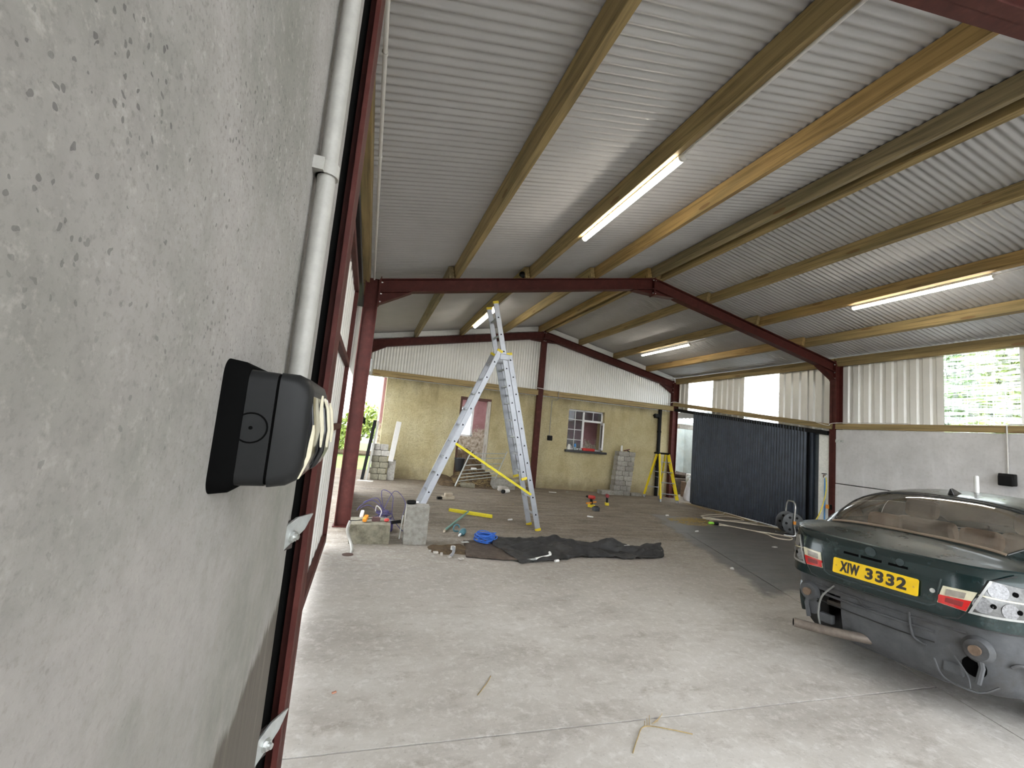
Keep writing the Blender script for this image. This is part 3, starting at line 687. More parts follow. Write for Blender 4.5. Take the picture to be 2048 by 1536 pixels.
conduit('conduit', [(XR-.02, 3.62, 2.285), (XR-.02, 3.90, 2.285), (XR-.03, 3.93, 2.26), (XR-.018, 3.935, 1.55)], .010, M['pvc'], 'white conduit dropping down the grey concrete wall to a socket', clips=[(XR-.018, 3.935, 1.85)], clipdir=(-1,0,0))
conduit('cable', [(XR-.02, 6.9, 2.30), (XR-.04, 6.62, 2.23), (XR-.03, 6.45, 2.285), (XR-.03, 5.2, 2.285)], .007, M['pvc'], 'white cable looping across the right column at rail height', smoothk=5)
conduit('cable', [(XR-.3, 11.58, 2.80), (XR-.02, 11.52, 2.90), (XR+.02, 11.1, 2.80)], .010, M['pvc'], 'white cable passing over the rail at the far right corner', smoothk=5)
conduit('cable', [(4.42, 11.585, 2.81), (4.62, 11.54, 2.80), (4.80, 11.585, 2.79)], .009, M['pvc'], 'short white cable crossing the foot of the gable centre post', smoothk=4)

# ---- near weatherproof double socket (seen from its end)
t = empty('weatherproof_socket', (-.132, .475, 1.481), 0, 'black weatherproof double socket box on the near concrete wall', 'socket')
def rrect(w, h, r, n=5):
    pts = []
    for cx, cy, a0 in ((w-r, h-r, 0), (-w+r, h-r, pi/2), (-w+r, -h+r, pi), (w-r, -h+r, 1.5*pi)):
        for k in range(n+1): a = a0 + pi/2*k/n; pts.append((cx + r*cos(a), cy + r*sin(a)))
    return pts
def loft_x(m, rings):     # rings: (x, half_y, half_z, r, yc)
    vs = []; n = None
    for x, hy, hz, r, yc, zc in rings:
        p = rrect(hy, hz, r); n = len(p); vs += [(x, yc+a, zc+b) for a, b in p]
    fs = [(i*n+k, i*n+(k+1)%n, (i+1)*n+(k+1)%n, (i+1)*n+k) for i in range(len(rings)-1) for k in range(n)]
    fs += [tuple(range(n-1,-1,-1)), tuple(range((len(rings)-1)*n, len(rings)*n))]
    return m.add(vs, fs)
t.scale = (.88,.88,.88)
def interp_z(z, px):
    tab = [(-.056,.082),(-.050,px-.008),(-.03,px-.001),(0,px),(.030,px-.005),(.047,.086),(.050,.078)]
    for (a, va), (b, vb) in zip(tab, tab[1:]):
        if z <= b: return va + (vb-va)*max(0, (z-a)/(b-a))
    return .078
Hy, Hz = .112, .0645
m = MB(); loft_x(m, [(0, Hy+.009, Hz+.009, .018, Hy, 0), (.016, Hy+.007, Hz+.007, .018, Hy, 0), (.022, Hy+.002, Hz+.003, .014, Hy, 0)]); m.build('gasket', M['hole'], t, smooth=True)
m = MB(); loft_x(m, [(.014, Hy, Hz, .013, Hy, 0), (.0500, Hy-.001, Hz-.001, .013, Hy, 0)]); m.build('back_box', M['charcoal'], t, smooth=True)
m = MB(); loft_x(m, [(.0500, Hy-.0025, Hz-.0025, .012, Hy, 0), (.0530, Hy-.0025, Hz-.0025, .012, Hy, 0)]); m.build('seal', M['hole'], t, smooth=True)
m = MB(); loft_x(m, [(.0530, Hy, Hz, .013, Hy, 0), (.070, Hy-.002, Hz-.001, .016, Hy, .001), (.081, Hy-.006, Hz-.006, .020, Hy, .002), (.0865, Hy-.012, Hz-.018, .022, Hy, .002)]); m.build('front_box', M['charcoal'], t, smooth=True, angle=50)
m = MB(); m.lathe([(.0170, 0), (.0170, .0006), (.0152, .0006), (.0152, .0004)], (.031, .0006, .0), (0,-1,0), 28, cap=False); m.lathe([(.002, .0002), (.002, .0012)], (.031, .0004, .0), (0,-1,0), 10); m.build('knockout', M['hole'], t, smooth=True)
for k, yy in enumerate((.062, .160)):
    # flip lids hinged at the top, with cream edging
    px = (.0925, .0985)[k]
    prof = [(.078, .050), (.086, .047), (px-.005, .030), (px, .0), (px-.001, -.03), (px-.008, -.050), (.082, -.056)]
    m = MB(); m.prism(prof, 'y', yy-.040, yy+.042); lid = m.build('lid', M['gloss_black'], t, smooth=True, bevel=.004)
    for dy, dx, z0_, z1_ in (((-.041, .0005, .008, -.055), (.028, .0045, .046, -.022)) if k == 0 else ((-.030, .0030, .044, -.024), (.036, .0030, .040, -.02))):
        m = MB(); vs = []; nn = 12; fs = []
        def pz(z): return interp_z(z, px)
        for a in (yy+dy, yy+dy+.006):
            for q in range(nn+1):
                z = z0_ + (z1_-z0_)*q/nn; w_ = .0045*sin(pi*(q+.6)/(nn+1.2))**.5
                xx = interp_z(z, px) + dx; vs += [(xx, a, z), (xx-w_, a, z)]
        n2 = 2*(nn+1)
        for q in range(nn):
            b_ = 2*q; fs += [(b_, b_+1, b_+3, b_+2), (b_, b_+2, n2+b_+2, n2+b_), (n2+b_, n2+b_+2, n2+b_+3, n2+b_+1)]
        m.add(vs, fs); m.build('lid_trim', M['cream'], lid)
def small_socket(loc, rotz, label, s=1.0):
    t = empty('socket_box', loc, rotz, label, 'socket')
    m = MB(); m.box(-.075*s, .075*s, -.06*s, 0, -.07*s, .07*s); m.build('back_box', M['charcoal'], t, bevel=.012*s)
    m = MB(); m.box(-.068*s, .068*s, -.085*s, -.06*s, -.075*s, .045*s); m.build('lid', M['black'], t, bevel=.012*s)
    return t
small_socket((5.08, HY-.001, 1.42), 0, 'small black socket box on the yellow house wall')
small_socket((XR-.001, 3.935, 1.46), -pi/2, 'black socket box on the grey concrete wall behind the car', 1.25)
small_socket((-.12, 9.0, 1.46), pi/2, 'black box on the far left wall beside the opening', 1.0)
t = empty('junction_box', (-.13, 8.2, 2.45), 0, 'grey junction box beside the middle left column', 'junction box')
MB().box(0, .09, -.1, .1, -.12, .12).build('box', M['galv'], t, bevel=.01); 
for k in (-1, 1): MB().tube([(.045, k*.05, .12), (.045, k*.05, .22)], .009, 8).build('cable', M['pvc'], t, smooth=True)
t = empty('cable_gland', (2.10, Y2-.06, rz(2.1)+.03), 0, 'small black gland box on the middle frame beside the lamp purlin', 'box'); MB().blob((0,0,.03), (.06,.04,.05), 5, .3).build('box', M['black'], t, smooth=True); MB().tube([(0,0,.05),(.05,.1,.1)], .01, 6).build('cable', M['black'], t)
# ---- panel fixing brackets on the near column
for i, (zc, lab) in enumerate(((1.205, 'galvanised bracket with a hex bolt, below the black socket box'), (.70, 'lower galvanised bracket near the damp stain on the wall edge'))):
    t = empty('panel_bracket', (-.127, 1.05 + .05*i, 1.5+(zc-1.5)*.88), 0, lab, 'bracket', 'panel brackets'); t.scale = (.62,.62,.62); t.rotation_euler = (0,0,-.50)
    m = MB(); m.prism([(-.10, -.055), (-.055, -.055), (.065, .005), (.105, .055), (.02, .055), (-.10, .01)], 'x', 0, .010); m.build('plate', M['galv'], t, bevel=.002)
    m = MB(); m.box(-.010, 0, -.095, .02, -.05, .045); m.build('packer', simple('dark_packer', (.03,.022,.02), .9), t)
    m = MB(); m.lathe([(.017, 0), (.017, .012)], (.011, .0, -.005), (1,0,0), 6); m.lathe([(.0095, .012), (.0095, .022)], (.011, .0, -.005), (1,0,0), 10); m.lathe([(.021, 0), (.021, .003)], (.0105, .0, -.005), (1,0,0), 18); m.build('bolt', M['zinc'], t)
t = empty('wall_bracket', (XR-.008, 6.42, 1.915), 0, 'small galvanised fixing plate at the top of the grey wall', 'bracket')
MB().box(-.006, 0, -.09, .07, -.03, .03).build('plate', M['galv'], t, bevel=.002); m = MB(); bolt(m, (-.006, -.04, 0), (-1,0,0), .014); m.build('bolt', M['zinc'], t)
# ================================================================== TALL ALUMINIUM LADDER
YN, YFR = 6.66, 7.07
lad = empty('combination_ladder', (2.0, 6.86, gz(2, 6.86)), 0, 'tall aluminium combination ladder opened as an A-frame, its extension touching the roof', 'ladder')
LO = Vector(lad.location)
def lsec(a, b, name, depth=.085, rung0=.22, step=.28, caps=(True, True)):
    a = Vector(a); b = Vector(b); d = (b-a); L = d.length; d.normalize()
    for yy in (YN, YFR):
        A = Vector((a.x, yy, a.z)) - LO; B = Vector((b.x, yy, b.z)) - LO
        nrm = Vector((0,1,0)); m = MB(); m.bar(A, B, .026, depth, up=Vector((-d.z, 0, d.x)))
        r = m.build('rail', M['alu'], lad, bevel=.004)
        for on, P, s in ((caps[0], A, -1), (caps[1], B, 1)):
            if on: MB().bar(P - d*.03*(1 if s > 0 else 0) - d*(.012 if s < 0 else 0), P + d*(.012 if s > 0 else .03), .032, depth+.01, up=Vector((-d.z,0,d.x))).build('rail_cap', M['yellow'], r, bevel=.003)
        t = rung0
        q = 0
        while t < L - .05:
            p = A + d*t; MB().lathe([(.019, 0), (.019, .0015)], (p.x, p.y - .0131, p.z), (0,-1,0), 3).build('rung_plug', M['hole'], r); t += step
    t = rung0
    while t < L - .05:
        p = a + d*t - Vector((LO.x, 0, LO.z)); m = MB(); m.bar((p.x, YN+.012-LO.y, p.z), (p.x, YFR-.012-LO.y, p.z), .030, .028); m.build('rung', M['alu'], lad, bevel=.006); t += step
lsec((.80, 0, .0), (1.89, 0, 2.78), 'left', rung0=.25)
lsec((2.80, 0, -.03), (2.045, 0, 2.75), 'right', rung0=.25)
lsec((2.49, 0, .76), (1.735, 0, 3.56), 'extension', rung0=.12)
for yy in (YN, YFR):
    m = MB(); m.cbox((1.97-LO.x, yy-LO.y-.006, 2.68-LO.z), (.16, .030, .10)); m.build('hinge', M['alu'], lad, bevel=.01)
m = MB(); a = Vector((1.32, 6.635, 1.243)) - LO; b = Vector((2.623, 6.635, .525)) - LO
m.bar(a, b, .036, .006, up=(0,-1,0)); m.build('strap', M['strap'], lad)
# ================================================================== YELLOW STEPLADDER
t = empty('stepladder', (8.3, 10.9, gz(8.3, 10.9)), 0, 'yellow fibreglass stepladder standing by the far right column', 'ladder'); O = Vector(t.location)
top = 1.27
cap0, cap1 = 8.12, 8.50
rails = {'fl': ((8.06, 10.52, -.08), (8.16, 10.80, top-.02)), 'fr': ((8.60, 10.48, -.10), (8.47, 10.80, top-.02)), 'bl': ((8.10, 11.34, -.07), (8.17, 10.92, top-.02)), 'br': ((8.60, 11.30, -.09), (8.46, 10.92, top-.02))}
for k, (a, b) in rails.items():
    r = MB().bar(Vector(a)-O+Vector((0,0,.08)), Vector(b)-O, .036, .09 if k[0] == 'f' else .06).build('rail', M['fibre_yellow'], t, bevel=.004)
    MB().bar(Vector(a)-O, Vector(a)-O+(Vector(b)-Vector(a)).normalized()*.09, .036, .08).build('foot', M['alu'], r, bevel=.004)
def lerp(a, b, k): return Vector(a) + (Vector(b)-Vector(a))*k
for i in range(4):
    k = (.17, .40, .62, .83)[i]
    a = lerp(*rails['fl'], k) - O; b = lerp(*rails['fr'], k) - O
    MB().bar(a, b, .09, .022, up=(0,0,1)).build('tread', M['alu'], t, bevel=.003)
    for s, p, q in ((1, a, b), (-1, b, a)):
        e = (q-p).normalized(); MB().bar(p + Vector((0,0,-.11)) + e*.012, p + e*.12, .012, .004).build('tread_brace', M['alu'], t)
for k in (.25, .6):
    a = lerp(*rails['bl'], k) - O; b = lerp(*rails['br'], k) - O; MB().bar(a, b, .03, .02).build('back_brace', M['alu'], t)
MB().box(cap0-O.x-.03, cap1-O.x+.03, -.14, .06, top-O.z-.03, top-O.z+.02).build('top_cap', M['black'], t, bevel=.01)
MB().bar(lerp(*rails['fl'], .5)-O+Vector((-.02,0,0)), lerp(*rails['bl'], .5)-O+Vector((-.02,0,0)), .014, .004).build('spreader', M['alu'], t)

# ================================================================== CONCRETE BLOCKS
def rough_block(name, x0, x1, y0, y1, z0, z1, mat, label, group=None, rot=0, amp=.008, seed=1):
    c = Vector(((x0+x1)/2, (y0+y1)/2, z0)); m = MB(); n = 6
    def f(face):
        ax, s = face
        def fn(u, v):
            p = [0,0,0]; o = [k for k in range(3) if k != ax]; p[ax] = s; p[o[0]] = u*2-1; p[o[1]] = v*2-1
            if (s > 0) == (ax == 1): p[o[0]] = -p[o[0]]
            q = Vector((p[0]*(x1-x0)/2, p[1]*(y1-y0)/2, (p[2]+1)/2*(z1-z0)))
            nn = Vector(p).normalized(); d = mnoise.noise(q*9 + Vector((seed*3, 0, 0)))*amp
            e = sum(1 for k in p if abs(k) > .98)
            return q + nn*(d - (.004 if e > 1 else 0) - (.006 if e > 2 else 0))
        return fn
    for face in ((0,-1),(0,1),(1,-1),(1,1),(2,-1),(2,1)): m.grid(f(face), n, n)
    o = m.build(name, mat, smooth=True, angle=40, loc=c); o.rotation_euler = (0, 0, rot); return tag(o, label, 'block', group)
rough_block('concrete_block', -.05, .43, 5.68, 6.12, -.012, .225, M['block_moss'], 'low mossy concrete block at the left with cables lying on it', seed=3)
rough_block('concrete_block', .60, .895, 5.69, 5.94, -.018, .455, M['block'], 'upright grey concrete block beside the ladder foot', seed=5, rot=-.06)
# stacked blocks against the house
course = 0; zc = gz(7.35, 11.5); ords = ['bottom', 'second', 'third', 'fourth', 'fifth', 'sixth', 'seventh', 'eighth', 'top']
for c in range(9):
    x = 7.06 + c*.012 + random.uniform(-.012, .012); h = .143
    cuts = [0, .22, .44, .58] if c % 3 == 1 else ([0, .29, .58] if c % 2 else [0, .36, .58])
    for k in range(len(cuts)-1):
        side = ['left', 'right'] if len(cuts) == 3 else ['left', 'middle', 'right']
        rough_block('stacked_block', x+cuts[k]+.003, x+cuts[k+1]-.003, 11.36, 11.60, zc, zc+h-.003, M['block'], 'grey block in the stack by the house wall, %s course, %s end' % (ords[c], side[k]) if side[k] != 'middle' else 'grey block in the stack by the house wall, middle of the %s course' % ords[c], 'stacked grey blocks', seed=c*3+k, amp=.005)
    zc += h
rough_block('loose_block', 6.64, 7.05, 11.30, 11.58, gz(6.8,11.4), .05, M['block'], 'loose block on the ground left of the block stack', seed=31)
rough_block('loose_block', 7.68, 8.05, 11.38, 11.6, gz(7.9,11.4), .01, M['block'], 'loose block on the ground right of the block stack', seed=32)
rough_block('loose_block', 3.28, 3.86, 10.95, 11.30, gz(3.5,11), .26, M['block'], 'big pale block lying beside the leaning metal hurdle', seed=33, amp=.02)
rough_block('loose_block', 3.36, 3.60, 10.70, 10.92, gz(3.5,10.8), .09, M['stone'], 'small pale stone in front of the big block by the hurdle', seed=34, amp=.03)
rough_block('loose_block', 2.42, 2.78, 10.92, 11.18, gz(2.6,11), .10, M['block_moss'], 'dark stone under the lower edge of the hurdle', seed=35, amp=.02)
# blockwork stub at the far left corner
for c in range(6):
    for k in range(2):
        rough_block('pier_block', .22+k*.20-(c%2)*.04, .22+k*.20+.195-(c%2)*.04, 11.30, 11.55, gz(.3,11.4)+c*.145, gz(.3,11.4)+c*.145+.140, M['block_moss'] if c < 4 else M['block'], 'block of the low pier at far left, %s course, %s' % (['bottom','second','third','fourth','fifth','top'][c], ['left','right'][k]), 'blocks of the far left pier', seed=50+c*2+k, amp=.006)
rough_block('pier_block', .62, .80, 11.36, 11.6, gz(.7,11.4), .52, M['block'], 'rough block under the leaning white board at far left', seed=70, amp=.01)
# boards leaning there
def board(a, b, w, th, mat, label, up=(0,1,0)):
    c = (Vector(a)+Vector(b))/2; o = MB().bar(Vector(a)-c, Vector(b)-c, w, th, up=up).build('leaning_board', mat, bevel=.004, loc=c); return tag(o, label, 'board', 'leaning boards at far left')
board((.66, 11.28, .50), (.76, 11.34, 1.49), .125, .03, M['oldwood'] if False else M['pvc'], 'white board leaning against the yellow corner of the house')
board((.04, 11.20, .02), (.18, 11.32, 1.47), .075, .06, M['black'], 'dark post leaning at far left beside the opening')
board((.14, 11.17, .03), (.26, 11.28, 1.46), .05, .035, M['pvc_d'], 'slim pale board leaning next to the dark post')
board((-.06, 11.05, .03), (.30, 10.95, .035), .12, .02, M['oldwood'], 'short board lying flat at the foot of the leaning posts', up=(0,0,1))
# downpipe and lamp on the house corner
t = empty('downpipe', (8.80, 11.72, -.08), 0, 'black downpipe on the right end of the house wall', 'pipe')
MB().tube([(0,0,0), (0,0,2.72)], .055, 16).build('pipe', M['black'], t, smooth=True)
for z in (.9, 2.0): MB().lathe([(.066, -.03), (.066, .03)], (0,0,z), (0,0,1), 16).build('collar', M['black'], t, smooth=True)
t = empty('security_light', (8.60, 11.68, 2.40), 0, 'small black security light beside the downpipe', 'light')
MB().cbox((0, -.05, 0), (.16, .10, .12), Matrix.Rotation(radians(-20), 3, 'X')).build('head', M['black'], t, bevel=.01); MB().tube([(0,0,.0), (0,.11,.02)], .02, 8).build('arm', M['black'], t)

# ================================================================== HURDLE, MUCK HEAP, BUCKET, THINGS IN THE DOORWAY
t = empty('metal_hurdle', (2.27, 10.98, .0), 0, 'galvanised sheep hurdle leaning across the house doorway', 'gate')
O = Vector(t.location); TL, TR, BL, BR = Vector((2.66, 11.25, .87)), Vector((3.63, 11.22, .93)), Vector((2.27, 10.95, .02)), Vector((3.30, 11.0, .20))
MB().tube([BL-O, TL-O+ (TL-BL).normalized()*.05], .019, 10).build('post', M['galv'], t, smooth=True)
MB().tube([BR-O, TR-O+(TR-BR).normalized()*.03], .014, 10).build('post', M['galv'], t, smooth=True)
for k in (.14, .24, .34, .45, .60, .80, .96):
    a = lerp(BL, TL, k)-O; b = lerp(BR, TR, k)-O
    MB().tube([a, b], .011, 8).build('bar', M['galv'], t, smooth=True)
def heap(x0, x1, y0, y1, h, mat, name, label, cat, seed=1, base=None):
    m = MB()
    def fn(u, v):
        x = x0+(x1-x0)*u; y = y0+(y1-y0)*v; k = max(0, 1-(2*u-1)**4)*min(1, v*2.2); nn = mnoise.noise(Vector((x*2.3, y*2.3, seed)))*.5 + mnoise.noise(Vector((x*7, y*7, seed)))*.35
        return (x, y, gz(x,y) - .01 + h*k*(v**.8)*(1+nn*.7) + .03*nn*k)
    m.grid(fn, 40, 40); o = m.build(name, mat, smooth=True, angle=60); return tag(o, label, cat, kind='stuff')
heap(2.2, 3.6, 10.75, 13.4, .80, M['mud'], 'muck_heap', 'heap of straw and dark muck spilling out of the house doorway', 'heap', 3)
heap(1.9, 2.36, 10.85, 11.8, .18, M['mud'], 'muck_edge', 'dark muck banked against the yellow wall left of the doorway', 'heap', 8)
m = MB(); random.seed(11)
for k in range(500):
    x = random.uniform(2.3, 3.4); y = random.uniform(10.9, 12.8); a = random.uniform(0, pi); L = random.uniform(.05, .14)
    u = (x-2.2)/1.4; v = (y-10.75)/2.45; z = gz(x,y) + .62*max(0,1-(2*u-1)**4)*min(1,v*2.2)*(v**.8) + random.uniform(.01, .10)
    m.bar((x, y, z), (x+L*cos(a), y+L*sin(a), z+random.uniform(-.03,.05)), .006, .004)
tag(m.build('straw_stalks', M['straw']), 'loose straw stalks on the muck heap in the doorway', 'straw', kind='stuff')
t = empty('bucket', (2.43, 11.45, .36), 0, 'black bucket at the left side of the doorway', 'bucket')
MB().lathe([(.10, 0), (.14, .30), (.15, .31), (.15, .325), (.135, .325), (.095, .012)], (0,0,0), (0,0,1), 20, cap=True).build('body', M['bucket'], t, smooth=True)
MB().tube([(.15*cos(a), .15*sin(a), .315 - .08*sin(max(0, min(pi, a)))) for a in [pi*k/10 for k in range(11)]], .004, 6).build('handle', M['galv'], t)
tag(MB().cbox((0,0,0), (.14, .08, .05)).build('white_scrap', M['white'], loc=(2.78, 11.25, .45), bevel=.01), 'white plastic scrap lying on the heap behind the hurdle', 'scrap')

# ================================================================== WINDOW SILL CLUTTER
sy = HY - .02
t = empty('tool_tray', (6.36, sy, 1.13), 0, 'red plastic tray on the black window sill', 'tray')
MB().box(-.20, .20, -.06, .06, 0, .075).build('body', M['redp'], t, bevel=.012); MB().box(-.16, .16, -.045, .045, .06, .085).build('contents', simple('dark_red_bits', (.30,.05,.03), .6), t, bevel=.01)
t = empty('jug', (5.72, sy, 1.13), 0, 'white jug at the left end of the window sill', 'jug')
MB().lathe([(.05, 0), (.052, .09), (.035, .13), (.038, .16)], (0,0,0), (0,0,1), 16).build('body', M['white'], t, smooth=True); MB().tube([(.05,0,.12), (.085,0,.10), (.085,0,.05), (.05,0,.03)], .008, 8).build('handle', M['white'], t)
t = empty('spray_bottle', (5.92, sy, 1.13), 0, 'blue topped bottle on the window sill', 'bottle')
MB().lathe([(.045, 0), (.05, .04), (.05, .07), (.02, .10)], (0,0,0), (0,0,1), 14).build('body', simple('grey_bottle', (.35,.40,.42), .4), t, smooth=True); MB().lathe([(.03, .09), (.035, .15), (.012, .19)], (0,0,0), (0,0,1), 12).build('top', simple('blue_top', (.05,.25,.60), .4), t, smooth=True)
tag(MB().cbox((0,0,0), (.10, .07, .04)).build('small_tin', M['galv'], loc=(6.09, sy, 1.152), bevel=.01), 'small metal tin between the bottle and the red tray', 'tin')
# on the block stack
zt = gz(7.35, 11.5) + 9*.143
t = empty('white_tube', (7.30, 11.45, zt), 0, 'short white tube standing on the block stack', 'tube'); MB().lathe([(.03, 0), (.03, .17), (.024, .17), (.024, .02)], (0,0,0), (0,0,1), 14).build('body', M['white'], t, smooth=True)
t = empty('clamp_tool', (7.48, 11.45, zt), 0, 'dark red hand tool lying on top of the block stack', 'tool'); MB().bar((-.1,0,.02), (.1,0,.07), .03, .03).build('body', simple('dark_red_tool', (.10,.02,.02), .5), t, bevel=.006); MB().bar((.02,0,.03), (.10,0,.0), .025, .025).build('grip', M['black'], t)

# ================================================================== POWER TOOLS ON THE FLOOR
def drill(x, y, rot, body, acc, label):
    z = gz(x, y); t = empty('cordless_drill', (x, y, z), rot, label, 'drill', 'cordless drills')
    MB().box(-.045, .045, -.075, .075, 0, .065).build('battery', acc, t, bevel=.01)
    MB().bar((0, .0, .06), (0, .015, .20), .05, .055, up=(0,1,0)).build('handle', M['black'] if acc is M['yellow'] else acc, t, bevel=.012)
    b = MB().lathe([(.038, 0), (.045, .02), (.045, .13), (.035, .15)], (0, -.07, .225), (0,1,0), 14).build('motor_housing', body, t, smooth=True)
    MB().lathe([(.026, 0), (.026, .05), (.016, .07)], (0, .08, .225), (0,1,0), 12).build('chuck', M['black'], b, smooth=True)
    return t
drill(5.10, 9.1, .6, M['redp'], M['yellow'], 'red and yellow cordless drill standing on the floor')
tag(drill(5.74, 9.5, -.4, simple('maroon_tool', (.30,.03,.04), .45), M['yellow'], 'dark red cordless tool standing right of the other drill'))
MB().box(-.25, .22, -.018, .018, .09, .125).build('side_handle', M['orange'], bpy.data.objects['cordless_drill'], bevel=.006)
t = empty('battery_pack', (4.98, 8.68, gz(4.98, 8.68)), .2, 'grey battery pack on the floor in front of the drills', 'battery'); MB().box(-.07, .07, -.055, .055, 0, .085).build('body', simple('dark_grey_plastic', (.05,.055,.06), .5), t, bevel=.012); MB().box(-.04,.04,-.035,.035,.08,.10).build('terminal', M['black'], t)
t = empty('hand_tool', (1.74, 9.1, gz(1.74, 9.1)), .3, 'beige and black hand tool lying on the floor behind the ladder', 'tool'); MB().box(-.12, .16, -.05, .05, 0, .07).build('body', M['beige'], t, bevel=.015); MB().box(-.22, -.12, -.035, .035, .01, .06).build('grip', M['black'], t, bevel=.012); MB().box(-.06, .12, -.03, .03, .07, .13).build('housing', M['beige'], t, bevel=.012)
t = empty('small_canister', (3.44, 10.38, gz(3.44,10.38)), .4, 'black and white canister on its side right of the ladder', 'canister'); MB().lathe([(.05, -.09), (.055, 0), (.05, .09)], (0,0,.055), (1,.2,0), 14).build('body', M['white'], t, smooth=True); MB().lathe([(.045, 0), (.045, .06)], (-.09,-.02,.055), (-1,-.2,0), 12).build('cap', M['black'], t, smooth=True)

# ================================================================== BITS AND PIECES NEAR THE BLOCKS
random.seed(21)
def coil(name, x, y, z, r0, n, r, mat, label, cat, spread=.03, sq=.8, loose=()):
    t = empty(name, (x, y, z), 0, label, cat)
    m = MB()
    for k in range(n):
        rr = r0*random.uniform(.72, 1.12); R = Matrix.Rotation(random.uniform(0, 6.3), 3, 'Z') @ Matrix.Rotation(random.uniform(-.32, .32), 3, 'X'); c = Vector((random.uniform(-.03,.03), random.uniform(-.03,.03), r + spread*k/n + .015))
        e = random.uniform(.75, 1.0)*sq/.8; ph = random.uniform(0, 6)
        m.tube([c + R @ Vector((rr*cos(a)*(1+.08*sin(3*a+ph)), rr*e*sin(a), .012*sin(2*a+ph))) for a in [2*pi*q/26 for q in range(26)]], r, 6, closed=True)
    m.build('coil', mat, t, smooth=True)
    for l in loose: MB().tube(smooth_path(l, 6), r, 6).build('loose_end', mat, t, smooth=True)
    return t
coil('rope_coil', 1.70, 5.86, gz(1.7,5.86)+.02, .13, 14, .0065, M['blue'], 'coil of bright blue rope lying at the end of the tarpaulin', 'rope', spread=.085, sq=.75)
coil('cable_coil', .36, 6.34, .16, .09, 7, .0048, M['purple'], 'coil of violet cable with loose loops behind the low block', 'cable', spread=.08, sq=.9,
     loose=[[(.05,0,.08), (-.15,.1,.22), (-.30,.05,.16), (-.35,0,.10)], [(0,.05,.1), (-.05,.1,.36), (.10,.05,.30), (.12,0,.05), (.25,-.1,-.12), (.38,-.15,-.15)], [(0,0,.08), (-.10,.05,.26), (-.28,.1,.19)], [(.0,.05,.1), (.12,.1,.36), (.28,.05,.22), (.25,0,.0)], [(-.05,0,.08), (-.2,.02,.17), (-.31,0,.13)]])
MB().box(-.14, .14, -.12, .12, -.16, .0).build('reel_base', M['purple'], bpy.data.objects['cable_coil'], bevel=.03)
t = empty('work_lamp', (.13, 5.82, .225), .5, 'orange and white plastic tool lying on the low block', 'tool'); MB().bar((-.05,-.05,.03), (.03,.04,.06), .05, .05).build('body', M['orange'], t, bevel=.012); MB().bar((-.06,.02,.06), (-.01,.08,.12), .04, .04).build('head', M['white'], t, bevel=.01)
t = empty('adapter', (.25, 5.88, .225), .1, 'small dark red plug adapter on the low block', 'adapter'); MB().box(-.05,.05,-.04,.04,0,.05).build('body', simple('dark_maroon', (.08,.03,.03), .5), t, bevel=.008); MB().tube(smooth_path([(-.05,0,.03),(-.2,-.05,.02),(-.32,-.02,.01)],5), .005, 6).build('lead', M['black'], t); MB().tube(smooth_path([(.04,0,.04),(.06,.02,.12),(0,.05,.18),(.0,.12,.10)],5), .006, 6).build('white_lead', M['pvc'], t)
t = empty('red_clamp', (.38, 5.84, .225), .4, 'small red plastic clamp on the right end of the low block', 'clamp'); MB().blob((0,0,.022), (.035,.022,.022), 3).build('body', M['redp'], t, smooth=True); MB().tube([(0,0,.02),(.09,.02,.01)], .004, 6).build('pin', M['galv'], t)
t = empty('black_grip', (.66, 5.83, .456), .1, 'black rubber grip lying on the upright block', 'grip'); MB().lathe([(.022, -.055), (.028, -.03), (.028, .03), (.02, .06)], (0,0,.027), (1,.1,0), 12).build('body', M['black'], t, smooth=True); MB().lathe([(.012,0),(.012,.035)], (.06,.005,.027), (1,.1,0), 10).build('tip', M['zinc'], t)
t = empty('white_pipe', (-.02, 5.64, 0), 0, 'white plastic pipe rising from a hole in front of the low block', 'pipe'); MB().tube(smooth_path([(.02,-.36,-.03),(.03,-.22,.0),(.0,-.02,.04),(-.05,.02,.16),(-.03,.05,.26)],6), .018, 10).build('pipe', M['pvc_d'], t, smooth=True)
tag(MB().lathe([(.06,0),(.06,.003)], (0,0,0), (0,0,1), 18).build('floor_hole', simple('rusty_hole', (.06,.025,.015), .9), loc=(-.03,5.26,gz(0,5.26)+.001)), 'small rusty drain hole in the floor before the low block', 'hole')
t = empty('white_trim', (.57, 5.95, -.01), 0, 'white plastic strip standing against the upright block', 'strip'); MB().bar((0,0,0), (.02,.0,.30), .025, .012).build('strip', M['white'], t); MB().bar((-.12,.02,.20),(0,.01,.22),.02,.04).build('clip', M['black'], t)
t = empty('floor_brush', (1.84, 7.70, gz(1.84,7.7)), 0, 'yellow-headed floor brush with a green handle lying on the floor', 'brush')
a = Vector((1.578,7.913,.0)); b = Vector((2.25,7.44,.0)); O = Vector((1.84,7.70,0))
MB().bar(a-O+Vector((0,0,.04)), b-O+Vector((0,0,.04)), .045, .03).build('head', M['strap'], t, bevel=.006); MB().bar(a-O+Vector((0,0,.012)), b-O+Vector((0,0,.012)), .05, .024).build('bristles', M['strap'], t)
MB().tube([(.03,-.03,.05), (1.25-1.84, 6.42-7.70, .02)], .016, 10).build('handle', M['teal'], t, smooth=True); MB().tube([(1.25-1.84, 6.42-7.70, .02), (1.225-1.84, 6.35-7.70, .018)], .0165, 10).build('handle_end', M['beige'], t, smooth=True)
